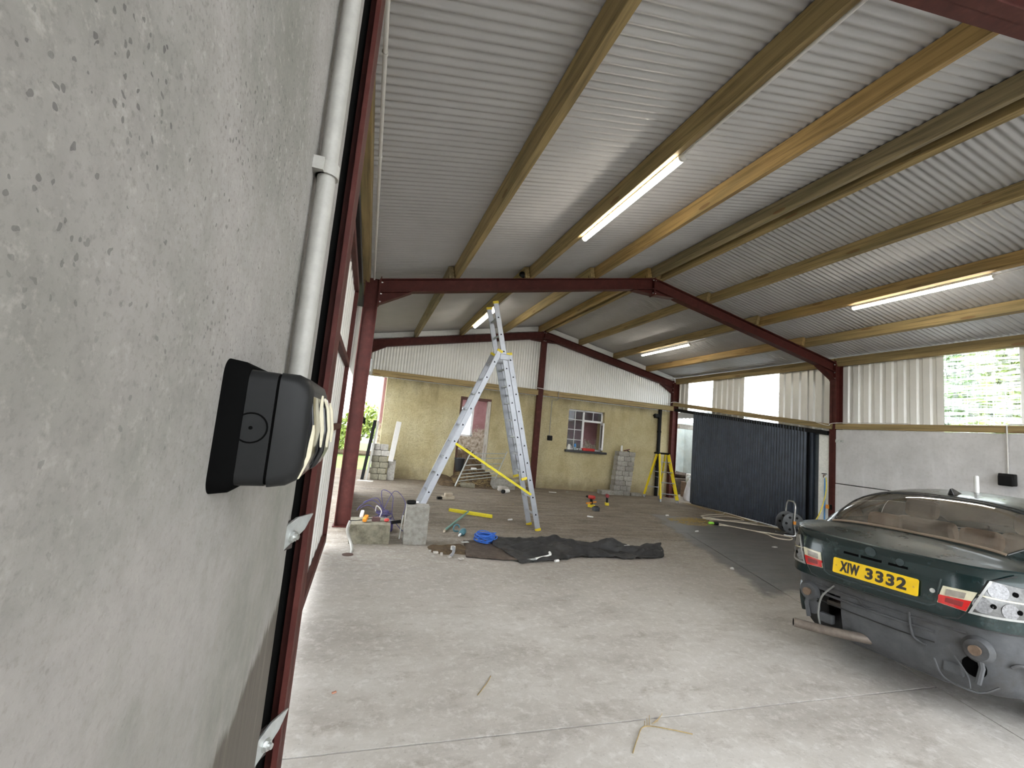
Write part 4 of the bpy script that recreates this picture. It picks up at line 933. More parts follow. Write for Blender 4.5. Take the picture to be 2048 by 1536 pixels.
# tarpaulin
m = MB()
def tarp(u, v):
    x = 1.80 + 2.50*u
    yc = 5.62 + .0*u + (-.05 if u < .3 else 0) + .13*sin(u*5.2+.3)*min(1, u*1.6); hw = .47*(1-u)**.9 + .12 + (.18*max(0, u-.62)) ; 
    s = 2*v-1
    y = yc + s*hw + .04*mnoise.noise(Vector((u*9, s*2, 3)))
    x += .10*s*(-1 if u < .5 else 1) + .05*mnoise.noise(Vector((s*4, u*5, 9)))
    fold = (1-abs(s)**3)
    z = .022 + .085*fold*abs(mnoise.noise(Vector((u*5.2, s*2.3, 1.5)))) + .085*max(0, 1-abs(s*hw-.03)/.12)*min(1, max(0,(u-.30)*3))*(.6+.4*sin(u*21)) + .05*max(0, sin(s*6+u*12))*fold*min(1,u*3) + .03*mnoise.noise(Vector((u*22, s*9, 4)))
    return (x, y, gz(x, y) + max(.006, z))
m.grid(tarp, 120, 40); o = m.build('tarpaulin', M['tarp'], smooth=True, angle=70, solid=.006); tag(o, 'crumpled black tarpaulin lying on the floor in front of the ladder', 'tarpaulin')
m = MB(); m.grid(lambda u, v: (1.30+.62*u+.12*v*(1-u), 5.22+.72*v-.16*u*(1-v)+.03*mnoise.noise(Vector((u*4,v*4,2))), gz(1.6,5.6)+.012+.01*mnoise.noise(Vector((u*6,v*6,0)))), 14, 10)
tag(m.build('brown_mat', M['brownboard'], smooth=True, solid=.01), 'dark brown sodden mat beside the blue rope', 'mat')
heap(.88, 1.42, 5.22, 5.62, .05, M['mud'], 'soil_scatter', 'small scatter of dark soil near the brown mat', 'soil', 5)
def bit(name, x, y, rot, w, l, h, mat, label, cat, dz=0):
    o = MB().box(-w/2, w/2, -l/2, l/2, 0, h).build(name, mat, bevel=min(w, h)*.25, loc=(x, y, gz(x,y)+.002+dz)); o.rotation_euler = (0,0,rot); return tag(o, label, cat)
def offcut(name, x, y, rot, L, r, mat, label, cat='offcut', dz=0):
    t = empty(name, (x, y, gz(x,y)+r+.001+dz), rot, label, cat); MB().lathe([(r*.75,-L/2),(r,-L/2),(r,L/2),(r*.75,L/2),(r*.75,-L/2)], (0,0,0), (1,0,0), 12, cap=False).build('tube', mat, t, smooth=True, angle=50); return t
offcut('pipe_offcut', 1.06, 7.08, -.7, .09, .014, M['white'], 'white pipe offcut between the ladder foot and the brush')
offcut('pipe_offcut', 2.55, 7.34, .4, .09, .014, M['white'], 'white pipe offcut left of the right ladder feet')
offcut('pipe_offcut', 4.43, 7.92, -.6, .12, .016, M['white'], 'white pipe offcut alone on the floor before the drills')
t = empty('bent_pipe', (2.26, 5.16, gz(2.26,5.16)), 0, 'white bent plastic pipe on the near edge of the tarpaulin', 'pipe'); MB().tube(smooth_path([(-.12,-.06,.03),(.08,.03,.035),(.13,.06,.05),(.14,.11,.06)],5), .017, 10).build('pipe', M['white'], t, smooth=True); MB().tube([(-.12,-.06,.03),(-.25,-.09,.022)], .015, 8).build('grey_end', M['galv'], t, smooth=True)
offcut('pipe_offcut', 2.42, 5.08, .3, .06, .016, M['white'], 'tiny white offcut at the right of the bent pipe')
bit('white_tag', 3.69, 5.52, 1.9, .04, .12, .008, M['white'], 'white paper tag on the narrow end of the tarpaulin', 'tag', dz=.10)
offcut('pipe_offcut', 6.72, 8.50, .1, .07, .016, M['white'], 'white offcut left of the straw patch')
offcut('pipe_offcut', 6.25, 7.02, .3, .09, .013, M['white'], 'white offcut on the wet dark apron')
bit('paper_scrap', 7.09, 6.05, .2, .10, .05, .01, M['white'], 'white paper scrap on the wet floor behind the car', 'scrap')
bit('paper_scrap', 4.99, 11.06, -.1, .20, .07, .012, M['white'], 'white scrap at the foot of the house wall near the centre post', 'scrap')
bit('paper_scrap', 5.54, 11.30, .8, .14, .05, .012, M['pvc_d'], 'pale strip lying under the house window', 'scrap')
tag(MB().blob((0,0,.018), (.03,.022,.02), 4, .4).build('pebble', M['white'], smooth=True, loc=(4.91, 4.83, gz(4.91,4.83))), 'white pebble alone on the open floor left of the car', 'pebble')
bit('brick_chip', .006, 2.727, .5, .025, .012, .008, M['brick'], 'orange brick chip on the floor near the sliding door', 'chip')
bit('spoon_blade', 1.40, 5.76, .3, .10, .05, .006, M['galv'], 'flat grey trowel-like blade on the brown mat', 'blade', dz=.03)
t = empty('pipe_clip', (1.42, 6.44, gz(1.42,6.44)), .3, 'teal plastic clip lying behind the brown mat', 'clip'); MB().tube([(.05*cos(a), 0, .05+.05*sin(a)) for a in [pi*k/8*1.4 for k in range(9)]], .012, 8).build('ring', M['tealp'], t, smooth=True); MB().box(-.03,.03,-.02,.02,0,.02).build('foot', M['tealp'], t)
t = empty('hose_fitting', (1.47, 6.24, gz(1.47,6.24)), .9, 'teal and white hose fitting near the blue rope', 'fitting'); MB().lathe([(.03,-.06),(.045,-.02),(.045,.03),(.025,.07)], (0,0,.045), (1,0,.3), 12).build('body', M['tealp'], t, smooth=True); MB().lathe([(.014,0),(.014,.05)], (-.06,0,.03), (-1,0,-.3), 10).build('spout', M['white'], t, smooth=True)
t = empty('pipe_bracket', (1.17, 5.32, gz(1.17,5.32)), 1.1, 'grey plastic pipe bracket on the floor before the soil scatter', 'bracket'); MB().tube(smooth_path([(-.14,0,.02),(-.02,0,.03),(.06,.02,.06),(.12,.06,.05)],4), .017, 8).build('arm', simple('grey_plastic', (.30,.31,.33), .5), t, smooth=True); MB().lathe([(.03,-.02),(.03,.02)], (.10,.04,.05), (0,0,1), 12).build('knob', M['white'], t, smooth=True)
for k, (x, y, w, l) in enumerate(((.96,5.36,.06,.05),(1.05,5.46,.05,.04),(1.02,5.30,.07,.03),(1.22,5.13,.04,.07),(.90,5.42,.03,.03),(1.10,5.20,.05,.03))):
    lab = ['left', 'back', 'middle', 'nearest', 'outermost left', 'front'][k]
    bit('stone_chip', x, y, k*.7, w, l, .02, M['stone'], '%s pale stone chip in the rubble by the soil scatter' % lab, 'chip')['group'] = 'rubble chips'
def twig(pts, label):
    o = Vector(pts[0]); t = empty('dry_stalk', o, 0, label, 'stalk', 'dry stalks on the floor'); MB().tube([Vector(p)-o for p in smooth_path(pts, 4)], .0028, 5).build('stem', M['twig'], t); return t
def fp(x, y, dz=.004): return (x, y, gz(x,y)+dz)
tw = twig([fp(1.90,2.10), fp(1.78,2.15,.01), fp(1.66,2.20), fp(1.56,2.12,.006), fp(1.47,2.03)], 'bent dry grass stalk on the floor near the bottom edge')
for k in range(6): MB().tube([Vector((-.24+.02*k+.0, .1+.005*k, .0)), Vector((-.22+.03*k, .13+.02*(k%3), .012))], .0016, 4).build('side_shoot', M['twig'], tw)
twig([fp(.80,2.60), fp(.88,2.70,.006), fp(.93,2.78)], 'short dry stalk in the middle of the near floor')
twig([fp(3.10,8.85), fp(3.14,8.95), fp(3.18,9.0)], 'short dark stick on the floor beside the ladder')
twig([fp(-.02,7.9), fp(.08,7.95), fp(.2,7.9)], 'bent dark stalk on the far floor by the left column')
twig([fp(.03,8.9), fp(.15,8.85), fp(.26,8.75)], 'curved dark stalk beyond the violet cable')
# ================================================================== HOSE REEL, HOSE, STRAW, TAP
t = empty('hose_reel', (8.72, 7.10, gz(8.72,7.1)), -.4, 'dark grey hose reel with a chrome carrying frame, by the black door', 'hose reel')
for s in (-1, 1):
    m = MB(); m.lathe([(.02, 0), (.205, .004), (.22, .012), (.205, .02), (.02, .024)], (0, s*.13-.012, .25), (0,1,0), 28); d = m.build('flange', simple('grey_reel_plastic', (.085,.09,.095), .5), t, smooth=True)
    for k in range(6):
        a = k*pi/3; MB().lathe([(.026, 0), (.026, .03)], (.14*cos(a), s*.13-.015, .25+.14*sin(a)), (0,1,0), 12).build('flange_hole', M['black'], d)
MB().lathe([(.10,-.12),(.10,.12)], (0,0,.25), (0,1,0), 20).build('drum', M['black'], t, smooth=True)
for s in (-1, 1):
    MB().tube(smooth_path([(-.20,s*.17,.012),(.02,s*.17,.02),(.0,s*.17,.25),(.02,s*.17,.60),(.02,s*.10,.70)],5), .015, 8).build('frame', M['zinc'], t, smooth=True)
    MB().tube([(.0,s*.17,.25),(.20,s*.17,.012),(-.20,s*.17,.012)], .010, 8).build('frame_foot', M['zinc'], t, smooth=True)
MB().tube([(.02,-.10,.70),(.02,.10,.70)], .016, 10).build('handle', M['zinc'], t, smooth=True); MB().box(-.02,.03,-.19,-.155,.24,.31).build('clip', M['orange'], t, bevel=.006)
def ground(pts, r): return [(x, y, gz(x,y)+r+dz) for x, y, dz in pts]
t = empty('garden_hose', (7.5, 7.7, gz(7.5,7.7)), 0, 'dirty cream garden hose lying in loops before the black door', 'hose'); O = Vector(t.location)
hp = [(7.42,7.70,0),(7.75,7.55,.0),(8.0,7.1,0),(7.9,6.75,0),(8.1,6.60,0),(8.35,6.75,.01),(8.3,7.0,.0),(7.9,7.35,0),(7.55,7.75,.01),(7.6,8.15,.0),(8.2,8.2,.01),(8.75,8.3,.02),(8.6,8.65,.03),(8.0,8.5,.02),(7.55,8.3,.02),(8.0,8.05,.03),(8.7,7.95,.03),(8.95,8.25,.02),(8.9,9.0,.05),(8.7,8.9,.03),(8.0,8.7,.02),(7.7,8.45,.02),(8.3,7.9,.03),(8.85,7.6,.03),(8.72,7.2,.08)]
MB().tube([Vector(p)-O for p in smooth_path(ground(hp, .011), 8)], .0115, 7).build('hose_pipe', M['hose'], t, smooth=True)
MB().lathe([(.02,0),(.03,.05),(.028,.10),(.02,.12)], (7.33-O.x,7.74-O.y,.04), (-1,.3,0), 12).build('nozzle', M['green'], t, smooth=True); MB().lathe([(.03,0),(.034,.04),(.03,.09)], (7.42-O.x,7.71-O.y,.04), (-1,.3,0), 12).build('connector', M['black'], t, smooth=True)
t = empty('supply_hose', (9.13, 6.68, 1.15), 0, 'yellow hose hanging from the tap down to the reel', 'hose'); MB().tube(smooth_path([(0,-.04,.0),(0,-.05,-.25),(-.02,.02,-.62),(-.08,.12,-.92),(-.2,.28,-1.05),(-.36,.42,-1.05)],6), .012, 8).build('hose_pipe', M['hosey'], t, smooth=True)
t = empty('tap', (9.22, 6.72, 1.19), 0, 'brass tap on the pale pier with a blue pipe', 'tap'); MB().tube([(.03,0,0),(-.05,0,0),(-.05,0,-.05)], .012, 8).build('spout', M['rust'], t); MB().box(-.06,.0,-.035,.035,.02,.035).build('lever', M['black'], t); MB().tube([(-.01,.0,-.06),(-.01,.0,-1.25)], .013, 8).build('supply_pipe', M['hoseb'], t, smooth=True)
t = empty('tape_clip', (XR-.012, 6.60, .56), 0, 'orange tape measure clipped to the right steel column', 'tool'); MB().box(-.04,0,-.05,.05,-.04,.04).build('body', M['orange'], t, bevel=.012); MB().box(-.045,.0,-.055,-.03,-.05,.05).build('clip', M['black'], t)
m = MB(); random.seed(5)
for k in range(620):
    a = random.uniform(0, 2*pi); r = random.random()**.8*1.25; x = 7.05+.50*r*cos(a)+.18*r*sin(a); y = 8.0+.36*r*sin(a); b = random.uniform(0, pi); L = random.uniform(.04, .13)
    z = gz(x,y)+.004+random.random()*.03*(1-r); m.bar((x,y,z), (x+L*cos(b), y+L*sin(b), z+random.uniform(-.002,.008)), .005, .003)
tag(m.build('straw_patch', M['straw']), 'patch of loose yellow straw on the floor before the black door', 'straw', kind='stuff')
m = MB(); random.seed(6)
for k in range(500):
    y = random.uniform(7.0, 10.7); x = 9.1 - abs(random.gauss(0, .12)); b = random.uniform(0, pi); L = random.uniform(.03, .10); z = gz(x,y)+.004
    m.bar((x,y,z), (x+L*cos(b), y+L*sin(b), z+.004), .005, .003)
tag(m.build('straw_litter', M['twig']), 'brown straw litter along the foot of the black door', 'straw', kind='stuff')
# ================================================================== THROUGH THE GAP BESIDE THE BLACK DOOR
t = empty('woven_sack', (9.62, 11.15, gz(9.6,11.1)-.05), .2, 'white woven sack slumped behind the far right column', 'sack')
m = MB(); m.lathe([(.17,0),(.22,.10),(.21,.35),(.17,.60),(.09,.72),(.12,.80)], (0,0,0), (.12,-.05,1), 18); o = m.build('sack_body', M['bag'], t, smooth=True)
for v in o.data.vertices: v.co += Vector((1,1,.3))*.05*mnoise.noise(v.co*5)
def junk(name, x, y, z, s, mat, label, cat, rot=0):
    t = empty(name, (x,y,z), rot, label, cat); MB().box(-s[0]/2,s[0]/2,-s[1]/2,s[1]/2,0,s[2]).build('body', mat, t, bevel=.02); return t
j = junk('pallet', 10.6, 12.3, -.30, (1.2,1.0,.14), M['oldwood'], 'wooden pallet in the lean-to beyond the gap', 'pallet')
for k in range(5): MB().box(-.6,.6,-.5+k*.22,-.5+k*.22+.12,.14,.16).build('deck_board', M['oldwood'], j)
j = junk('white_drum', 10.85, 12.25, -.13, (.6,.5,.75), M['white'], 'white plastic tank on the pallet in the lean-to', 'tank'); MB().tube([(-.31,.1,.2),(-.31,-.05,.5),(-.31,-.2,.3)], .02, 8).build('strap', M['black'], j)
j = junk('motor_casting', 10.35, 12.1, -.13, (.35,.35,.5), M['rust'], 'rusty machine part beside the white tank', 'machine'); MB().lathe([(.15,0),(.18,.05),(.18,.2)], (-.1,-.15,.55), (0,-1,.2), 16).build('wheel', M['galv'], j, smooth=True)
j = junk('scrap_pile', 10.9, 13.2, -.3, (1.3,.8,.7), M['brownboard'], 'dark pile of scrap at the back of the lean-to', 'scrap'); MB().blob((0,0,.8), (.3,.2,.12), 6, .5).build('rags', M['brownboard'], j, smooth=True)
# ================================================================== THE CAR (bumper and outer lamp lenses removed)
def m_paint():
    m = NT('dark_green_car_paint'); v = m.vec(); n = m.noise(v, 7, 6, .65); f = m.noise(v, 40, 4, .6)
    geo = m.n('ShaderNodeNewGeometry'); nz = m.sep(geo.outputs['Normal'])[2]
    col = m.ramp(n, [(.3, (.0035,.014,.0155)), (.7, (.007,.024,.025))])
    dust = m.math('MULTIPLY', m.mask(nz, .45, .95), m.mask(n, .1, .8))
    col = m.mix(m.math('MULTIPLY', dust, .22), col, (.07,.065,.068))
    scuff = m.mask(m.math('ADD', n, m.math('MULTIPLY', f, .35)), .72, .86)
    col = m.mix(m.math('MULTIPLY', scuff, .30), col, (.07,.09,.09))
    m.color(col); m.set(Roughness=m.math('ADD', .18, m.math('MULTIPLY', dust, .22)), Metallic=.25); m.set(Coat_Weight=.35, Coat_Roughness=.08); return m.mat
C_P = m_paint()
C_U = simple('dusty_grey_underseal', (.085,.088,.094), .75, .1, .25, 7, bump=.25, dirt=((.05,.042,.034), .7))
C_G = m_glass('car_glass', (.92,.92,.88), .20, (.55,.49,.40), .015)
C_T = simple('tan_leather', (.34,.21,.135), .55, var=.12, scale=6); C_TD = simple('dusty_tan_trim', (.20,.15,.105), .7, var=.1); C_DK = simple('dark_cabin_trim', (.10,.085,.07), .8)
C_RUB = simple('window_rubber', (.02,.02,.021), .5); C_CH = simple('lamp_reflector', (.15,.15,.15), .3, .7, .35, 30); C_RED = simple('red_lens', (.55,.02,.02), .18, var=.15, scale=30, coat=.6)
C_WH = simple('aged_white_lens', (.62,.58,.42), .25, var=.12, scale=20, coat=.5); C_GRY = simple('smoked_lens', (.28,.25,.21), .25, var=.15, scale=40); C_PL = simple('plate_yellow', (.86,.56,.01), .35, var=.05, scale=30)
C_LIP = simple('pale_lamp_rim', (.40,.40,.39), .3, .2, .1, 30); C_TYRE = simple('tyre_rubber', (.02,.02,.02), .85); C_DUST = simple('dust_ghost', (.035,.05,.052), .7, var=.3, scale=25)
car = empty('car', (3.600, 2.265, -.085), -1.44, 'dark green saloon with its rear bumper removed, yellow plate XIW 3332', 'car')
def interp(tab, y):
    if y <= tab[0][0]: return tab[0][1]
    for (a, va), (b, vb) in zip(tab, tab[1:]):
        if y <= b:
            k = (y-a)/(b-a); return va + (vb-va)*k
    return tab[-1][1]
def sstep(a, b, x): k = max(0, min(1, (x-a)/(b-a))); return k*k*(3-2*k)
OUTL = [(0,0),(.15,.002),(.3,.010),(.42,.025),(.50,.042),(.56,.066),(.61,.105),(.66,.17),(.71,.255),(.76,.36),(.80,.47),(.835,.62),(.86,.85),(.87,1.2),(.872,1.8),(.87,2.5),(.862,3.0),(.845,3.4),(.81,3.7),(.74,3.97),(.62,4.14),(.40,4.25),(.18,4.285),(0,4.29)]
OUT = [(p.x, p.y) for p in smooth_path([(x, y, 0) for x, y in OUTL], 4)]
ZS = [(0,1.005),(.15,1.012),(.5,1.012),(.9,1.0),(1.5,.985),(2.4,.96),(3.0,.925),(3.6,.86),(4.0,.79),(4.29,.70)]
YC = 2.15
def ring(zf, inset, rear=0., recess=0.):
    pts = []
    for sgn, seq in ((1, OUT), (-1, OUT[-2:0:-1])):
        for x, y in seq:
            w = 1 - sstep(.05, .55, y); w2 = 1 - sstep(.35, .85, y)
            z = zf(y) if callable(zf) else zf
            pts.append((sgn*x*(1-inset/.87), YC + (y-YC)*(1-inset/2.2*.9) + rear*w + recess*w2, z))
    return pts
rings = [ring(.20, .14, recess=.10), ring(.235, .07, recess=.09), ring(.30, .03, recess=.085), ring(.42, .012, recess=.085), ring(.54, .004, recess=.085), ring(.625, .001, recess=.08), ring(.640, .0, recess=.02), ring(.648, .0, 0), ring(lambda y: min(.72, interp(ZS, y)*.8), .0, .0), ring(lambda y: interp(ZS, y)*.80, .0, .004), ring(lambda y: interp(ZS, y)*.86, .004, .012), ring(lambda y: interp(ZS, y)*.93, .012, .017), ring(lambda y: interp(ZS, y)-.030, .018, .006), ring(lambda y: interp(ZS, y)-.010, .022, -.010), ring(lambda y: interp(ZS, y), .030, -.008)]
def top_z(x, y, t):
    deck = .058*sstep(0, .42, y)*(1-sstep(.9, 1.4, y)); hood = .07*sstep(4.29, 3.3, y)*sstep(2.4, 3.2, y) if y > 2.4 else 0
    return interp(ZS, y) + (deck + max(0, hood) + .012)*(1 - t**2)**.8
for t in (.96, .90, .80, .66, .5, .34, .18, .0):
    r = []
    for (x, y, z) in rings[14]:
        yc = max(.55, min(3.5, y)); yy = yc + (y-yc)*t; r.append((x*t, yy, top_z(x*t, yy, t)))
    rings.append(r)
nR = len(rings[0]); shell = MB(); rear = MB(); vid = [v for r in rings for v in r]
shell.v = list(vid); rear.v = list(vid)
AX = (.92, 3.645)
for i in range(len(rings)-1):
    for k in range(nR):
        q = (i*nR+k, i*nR+(k+1)%nR, (i+1)*nR+(k+1)%nR, (i+1)*nR+k); c = sum((Vector(vid[a]) for a in q), Vector())/4
        if abs(c.x) > .5 and any((c.y-a)**2 + (c.z-.31)**2 < .345**2 for a in AX) and i < 9: continue      # wheel arches
        if i >= 14 and .62 < c.y < 3.0 and abs(c.x) < .66: continue                                        # cabin opening
        if i < 4 and c.y < .55 and c.x < -.26: continue                                                 # cut-away by the exhaust
        tgt = rear if (i < 7 and c.y < .62) else shell
        tgt.f.append(q); tgt.m.append(0)
shell.build('body_shell', C_P, car, smooth=True, angle=32)
rear.build('rear_panel', C_U, car, smooth=True, angle=50)
m = MB(); m.add([(x*.98, y, z) for x, y, z in rings[0]], [tuple(range(nR-1, -1, -1))]); m.build('floor_pan', C_U, car)
def yb(x, z, off=0):
    ax = abs(x); y = 0
    for (xa, ya), (xb, yb_) in zip(OUT, OUT[1:]):
        if xa <= ax <= xb and xb > xa: y = ya + (yb_-ya)*(ax-xa)/(xb-xa); break
    else: y = .85
    w = 1 - sstep(.05, .55, y); zs = interp(ZS, y); f = z/zs
    inset = interp([(.0,0),(.80,0),(.86,.004),(.93,.012),(.97,.018),(1.0,.03)], f); rr = interp([(.0,0),(.72,0),(.80,.004),(.86,.012),(.93,.017),(.97,.006),(.99,-.010),(1.0,-.008)], f)
    rec = .085*(1-sstep(.35,.85,y))*(1 if z < .625 else 0)
    return YC + (y-YC)*(1-inset/2.2*.9) + rr*w + rec - off
def patch(quad, name, mat, parent, off=.010, nu=10, nv=8, th=.012):
    (x00,z00),(x10,z10),(x11,z11),(x01,z01) = quad; m = MB(); vs = []
    for lay in (off, off-th):
        for j in range(nv+1):
            for i in range(nu+1):
                u = i/nu; v = j/nv; x = (x00*(1-u)+x10*u)*(1-v)+(x01*(1-u)+x11*u)*v; z = (z00*(1-u)+z10*u)*(1-v)+(z01*(1-u)+z11*u)*v
                vs.append((x, yb(x, z, lay), z))
    n1 = (nu+1)*(nv+1); fs = []
    for j in range(nv):
        for i in range(nu):
            a = j*(nu+1)+i; fs.append((a, a+1, a+nu+2, a+nu+1)); fs.append((n1+a, n1+a+nu+1, n1+a+nu+2, n1+a+1))
    edge = [i for i in range(nu+1)] + [j*(nu+1)+nu for j in range(1, nv+1)] + [nv*(nu+1)+i for i in range(nu-1,-1,-1)] + [j*(nu+1) for j in range(nv-1,0,-1)]
    for a, b in zip(edge, edge[1:]+edge[:1]): fs.append((a, n1+a, n1+b, b))
    m.add(vs, fs); return m.build(name, mat, parent, smooth=True, angle=40)
def line(pts, name, mat, parent, r=.0035, off=.001):
    dense = []
    for (a, b) in zip(pts, pts[1:]):
        for k in range(8): dense.append((a[0]+(b[0]-a[0])*k/8, a[1]+(b[1]-a[1])*k/8))
    dense.append(pts[-1]); MB().tube([(x, yb(x, z, off), z) for x, z in dense], r, 6).build(name, mat, parent, smooth=True)
# boot lid shut lines
line([(-.66,.985),(-.56,.93),(-.485,.735),(-.44,.668),(-.38,.655),(0,.655),(.38,.655),(.44,.668),(.485,.735),(.56,.93),(.66,.985)], 'lid_gap', C_RUB, car)
# number plate recess and plate
line([(-.36,.885),(-.335,.72),(-.30,.70),(.30,.70),(.335,.72),(.36,.885)], 'plate_recess', C_DUST, car, r=.006, off=-.001)
pl = empty('number_plate', (0, yb(0,.793)-.016, .793)); pl.rotation_euler = (radians(-9), 0, 0); pl.parent = car
pm = MB(); pts = rrect(.26, .0555, .012); n = len(pts); pm.add([(a, 0, b) for a, b in pts] + [(a, .006, b) for a, b in pts], [tuple(range(n)), tuple(range(2*n-1,n-1,-1))] + [(i, n+i, n+(i+1)%n, (i+1)%n) for i in range(n)]); pm.build('plate_sheet', C_PL, pl)
def text(body, x0, x1, z0, z1, y, parent, mat, name='lettering', off=.004):
    cu = bpy.data.curves.new(name, 'FONT'); cu.body = body; cu.size = .1; cu.extrude = .0008; cu.offset = off; cu.space_character = 1.15
    tmp = bpy.data.objects.new('tmp', cu); COL.objects.link(tmp); bpy.context.view_layer.update()
    me = bpy.data.meshes.new_from_object(tmp.evaluated_get(bpy.context.evaluated_depsgraph_get())); bpy.data.objects.remove(tmp)
    xs = [v.co.x for v in me.vertices]; zs_ = [v.co.y for v in me.vertices]
    for v in me.vertices: v.co = (x0+(v.co.x-min(xs))/(max(xs)-min(xs))*(x1-x0), y - v.co.z, z0+(v.co.y-min(zs_))/(max(zs_)-min(zs_))*(z1-z0))
    me.materials.clear(); me.materials.append(mat); o = bpy.data.objects.new(name, me); COL.objects.link(o); o.parent = parent; return o
BLK = simple('plate_black', (.03,.025,.02), .5)
text('XIW', -.212, -.082, -.0385, .0395, -.001, pl, BLK, off=.0055); text('3332', -.046, .198, -.0385, .0395, -.001, pl, BLK)
for sx_ in (-.236, .236): MB().lathe([(.006,0),(.006,.002)], (sx_, -.0005, .0), (0,-1,0), 10).build('screw', simple('screw_cap', (.62,.36,.05), .5), pl)
# slots left by the boot handle, badge ghosts, lock
for x, w in ((-.155, .10), (-.025, .13), (.135, .11)):
    patch([(x-w/2,.889),(x+w/2,.889),(x+w/2,.905),(x-w/2,.905)], 'handle_slot', M['hole'], car, off=.002, nu=4, nv=2, th=.004)
def disc(x, z, r, name, mat, parent, off=.002, n=20, h=.003):
    y = yb(x, z, off); dx = .01; nrm = Vector((1, (yb(x+dx,z)-yb(x-dx,z))/(2*dx), 0)).cross(Vector((0, (yb(x,z+dx)-yb(x,z-dx))/(2*dx), 1))).normalized(); nrm = nrm if nrm.y < 0 else -nrm
    return MB().lathe([(r, 0), (r, h)], (x, y, z), nrm, n).build(name, mat, parent)
disc(-.03, .948, .034, 'badge_ghost', C_DUST, car); disc(.145, .925, .024, 'badge_ghost', C_DUST, car)
disc(.325, .80, .014, 'lock', M['zinc'], car, off=.006, h=.006)
# lamps
for s in (-1, 1):
    lid = empty('inner_lamp', (0,0,0)); lid.parent = car
    q = lambda pts: [(s*x, z) for x, z in pts]
    patch(q([(.346,.735),(.478,.725),(.522,.852),(.372,.846)]), 'lamp_frame', C_WH, lid, off=.007)
    patch(q([(.352,.738),(.478,.728),(.502,.795),(.356,.788)]), 'red_lens', C_RED, lid, off=.012)
    patch(q([(.385,.795),(.470,.800),(.478,.836),(.392,.832)]), 'smoked_lens', C_GRY, lid, off=.011)
    patch(q([(.385,.752),(.462,.748),(.470,.780),(.390,.780)]), 'inner_reflector', simple('dark_red_lens', (.25,.03,.03), .3), lid, off=.014)
    out = empty('outer_lamp', (0,0,0)); out.parent = car
    patch(q([(.496,.732),(.755,.735),(.745,.905),(.570,.938)]), 'lamp_housing', C_CH, out, off=.004, nu=24, nv=10)
    patch(q([(.488,.722),(.760,.725),(.757,.738),(.494,.735)]), 'chrome_lip', C_LIP, out, off=.014, nu=24, nv=2)
    patch(q([(.494,.735),(.505,.735),(.582,.936),(.570,.938)]), 'chrome_lip', C_LIP, out, off=.014, nu=3, nv=10)
    patch(q([(.527,.838),(.75,.822),(.75,.830),(.530,.846)]), 'divider', C_WH, out, off=.010, nu=24, nv=2)
    for x, z in ((.655,.878),(.585,.792),(.668,.778)): disc(s*x, z, .0145, 'bulb_hole', M['hole'], out, off=.008)
    for x, z, r in ((.60,.882,.05),(.545,.785,.045),(.64,.775,.045)): disc(s*x, z, r, 'reflector_bowl', simple('fluted_reflector', (.26,.26,.27), .35, .35, .4, 90), out, off=.0055, h=.001)
# greenhouse
ZT = [(.45,1.072),(.62,1.150),(.8,1.238),(1.0,1.325),(1.12,1.368),(1.3,1.398),(1.7,1.42),(2.05,1.41),(2.3,1.375),(2.55,1.27),(2.8,1.14),(3.1,.985)]
ZT = [(p.x, p.y) for p in smooth_path([(a, b, 0) for a, b in ZT], 5)]
WB = [(.45,.600),(.7,.69),(1.0,.735),(1.6,.755),(2.4,.755),(3.1,.72)]
def dome(y, ph, off=0):
    b = interp(ZS, y) - .01; zt = interp(ZT, y); w = interp(WB, y); e = 2/2.7
    x = w*(abs(sin(ph))**e)*(1 if ph >= 0 else -1); z = b + max(.0, zt-b)*(abs(cos(ph))**e)
    return (x*(1+off), y, z + off*.3)
ys = sorted({.45,.50,.56,.62,.70,.80,.90,1.0,1.08,1.14,1.2,1.3,1.45,1.6,1.7,1.78,1.9,2.05,2.2,2.3,2.38,2.44,2.5,2.65,2.8,2.95,3.04,3.1})
PH_ = [-90,-84,-78,-70,-62,-56,-53,-45,-35,-24,-12,0,12,24,35,45,53,56,62,70,78,84,90]
def gkind(y, p):
    a = abs(p)
    if .50 <= y <= 1.08 and a < 54: return 'rear_window'
    if 2.44 <= y <= 3.04 and a < 54: return 'windscreen'
    if 62 <= a <= 84:
        if .90 <= y <= 1.70: return 'rear_side_window'
        if 1.78 <= y <= 2.44: return 'front_side_window'
    return None
paint = MB(); glass = {}
for j in range(len(ys)-1):
    for i in range(len(PH_)-1):
        yc_ = (ys[j]+ys[j+1])/2; pc = (PH_[i]+PH_[i+1])/2; k = gkind(yc_, pc)
        if k in ('rear_side_window', 'front_side_window'): k = k + ('_l' if pc < 0 else '_r')
        tgt = paint if k is None else glass.setdefault(k, MB())
        S = 2
        for a in range(S):
            for b in range(S):
                y0_ = ys[j]+(ys[j+1]-ys[j])*a/S; y1_ = ys[j]+(ys[j+1]-ys[j])*(a+1)/S; p0 = radians(PH_[i]+(PH_[i+1]-PH_[i])*b/S); p1 = radians(PH_[i]+(PH_[i+1]-PH_[i])*(b+1)/S)
                o_ = 0 if k is None else -.006
                tgt.add([dome(y0_,p0,o_), dome(y0_,p1,o_), dome(y1_,p1,o_), dome(y1_,p0,o_)], [(0,1,2,3)])
def weld(o):
    import bmesh
    bm = bmesh.new(); bm.from_mesh(o.data); bmesh.ops.remove_doubles(bm, verts=bm.verts, dist=.0005); bmesh.ops.recalc_face_normals(bm, faces=bm.faces); bm.to_mesh(o.data); bm.free()
    o.data.polygons.foreach_set('use_smooth', [True]*len(o.data.polygons)); return o
weld(paint.build('roof_and_pillars', C_P, car, smooth=True, angle=60))
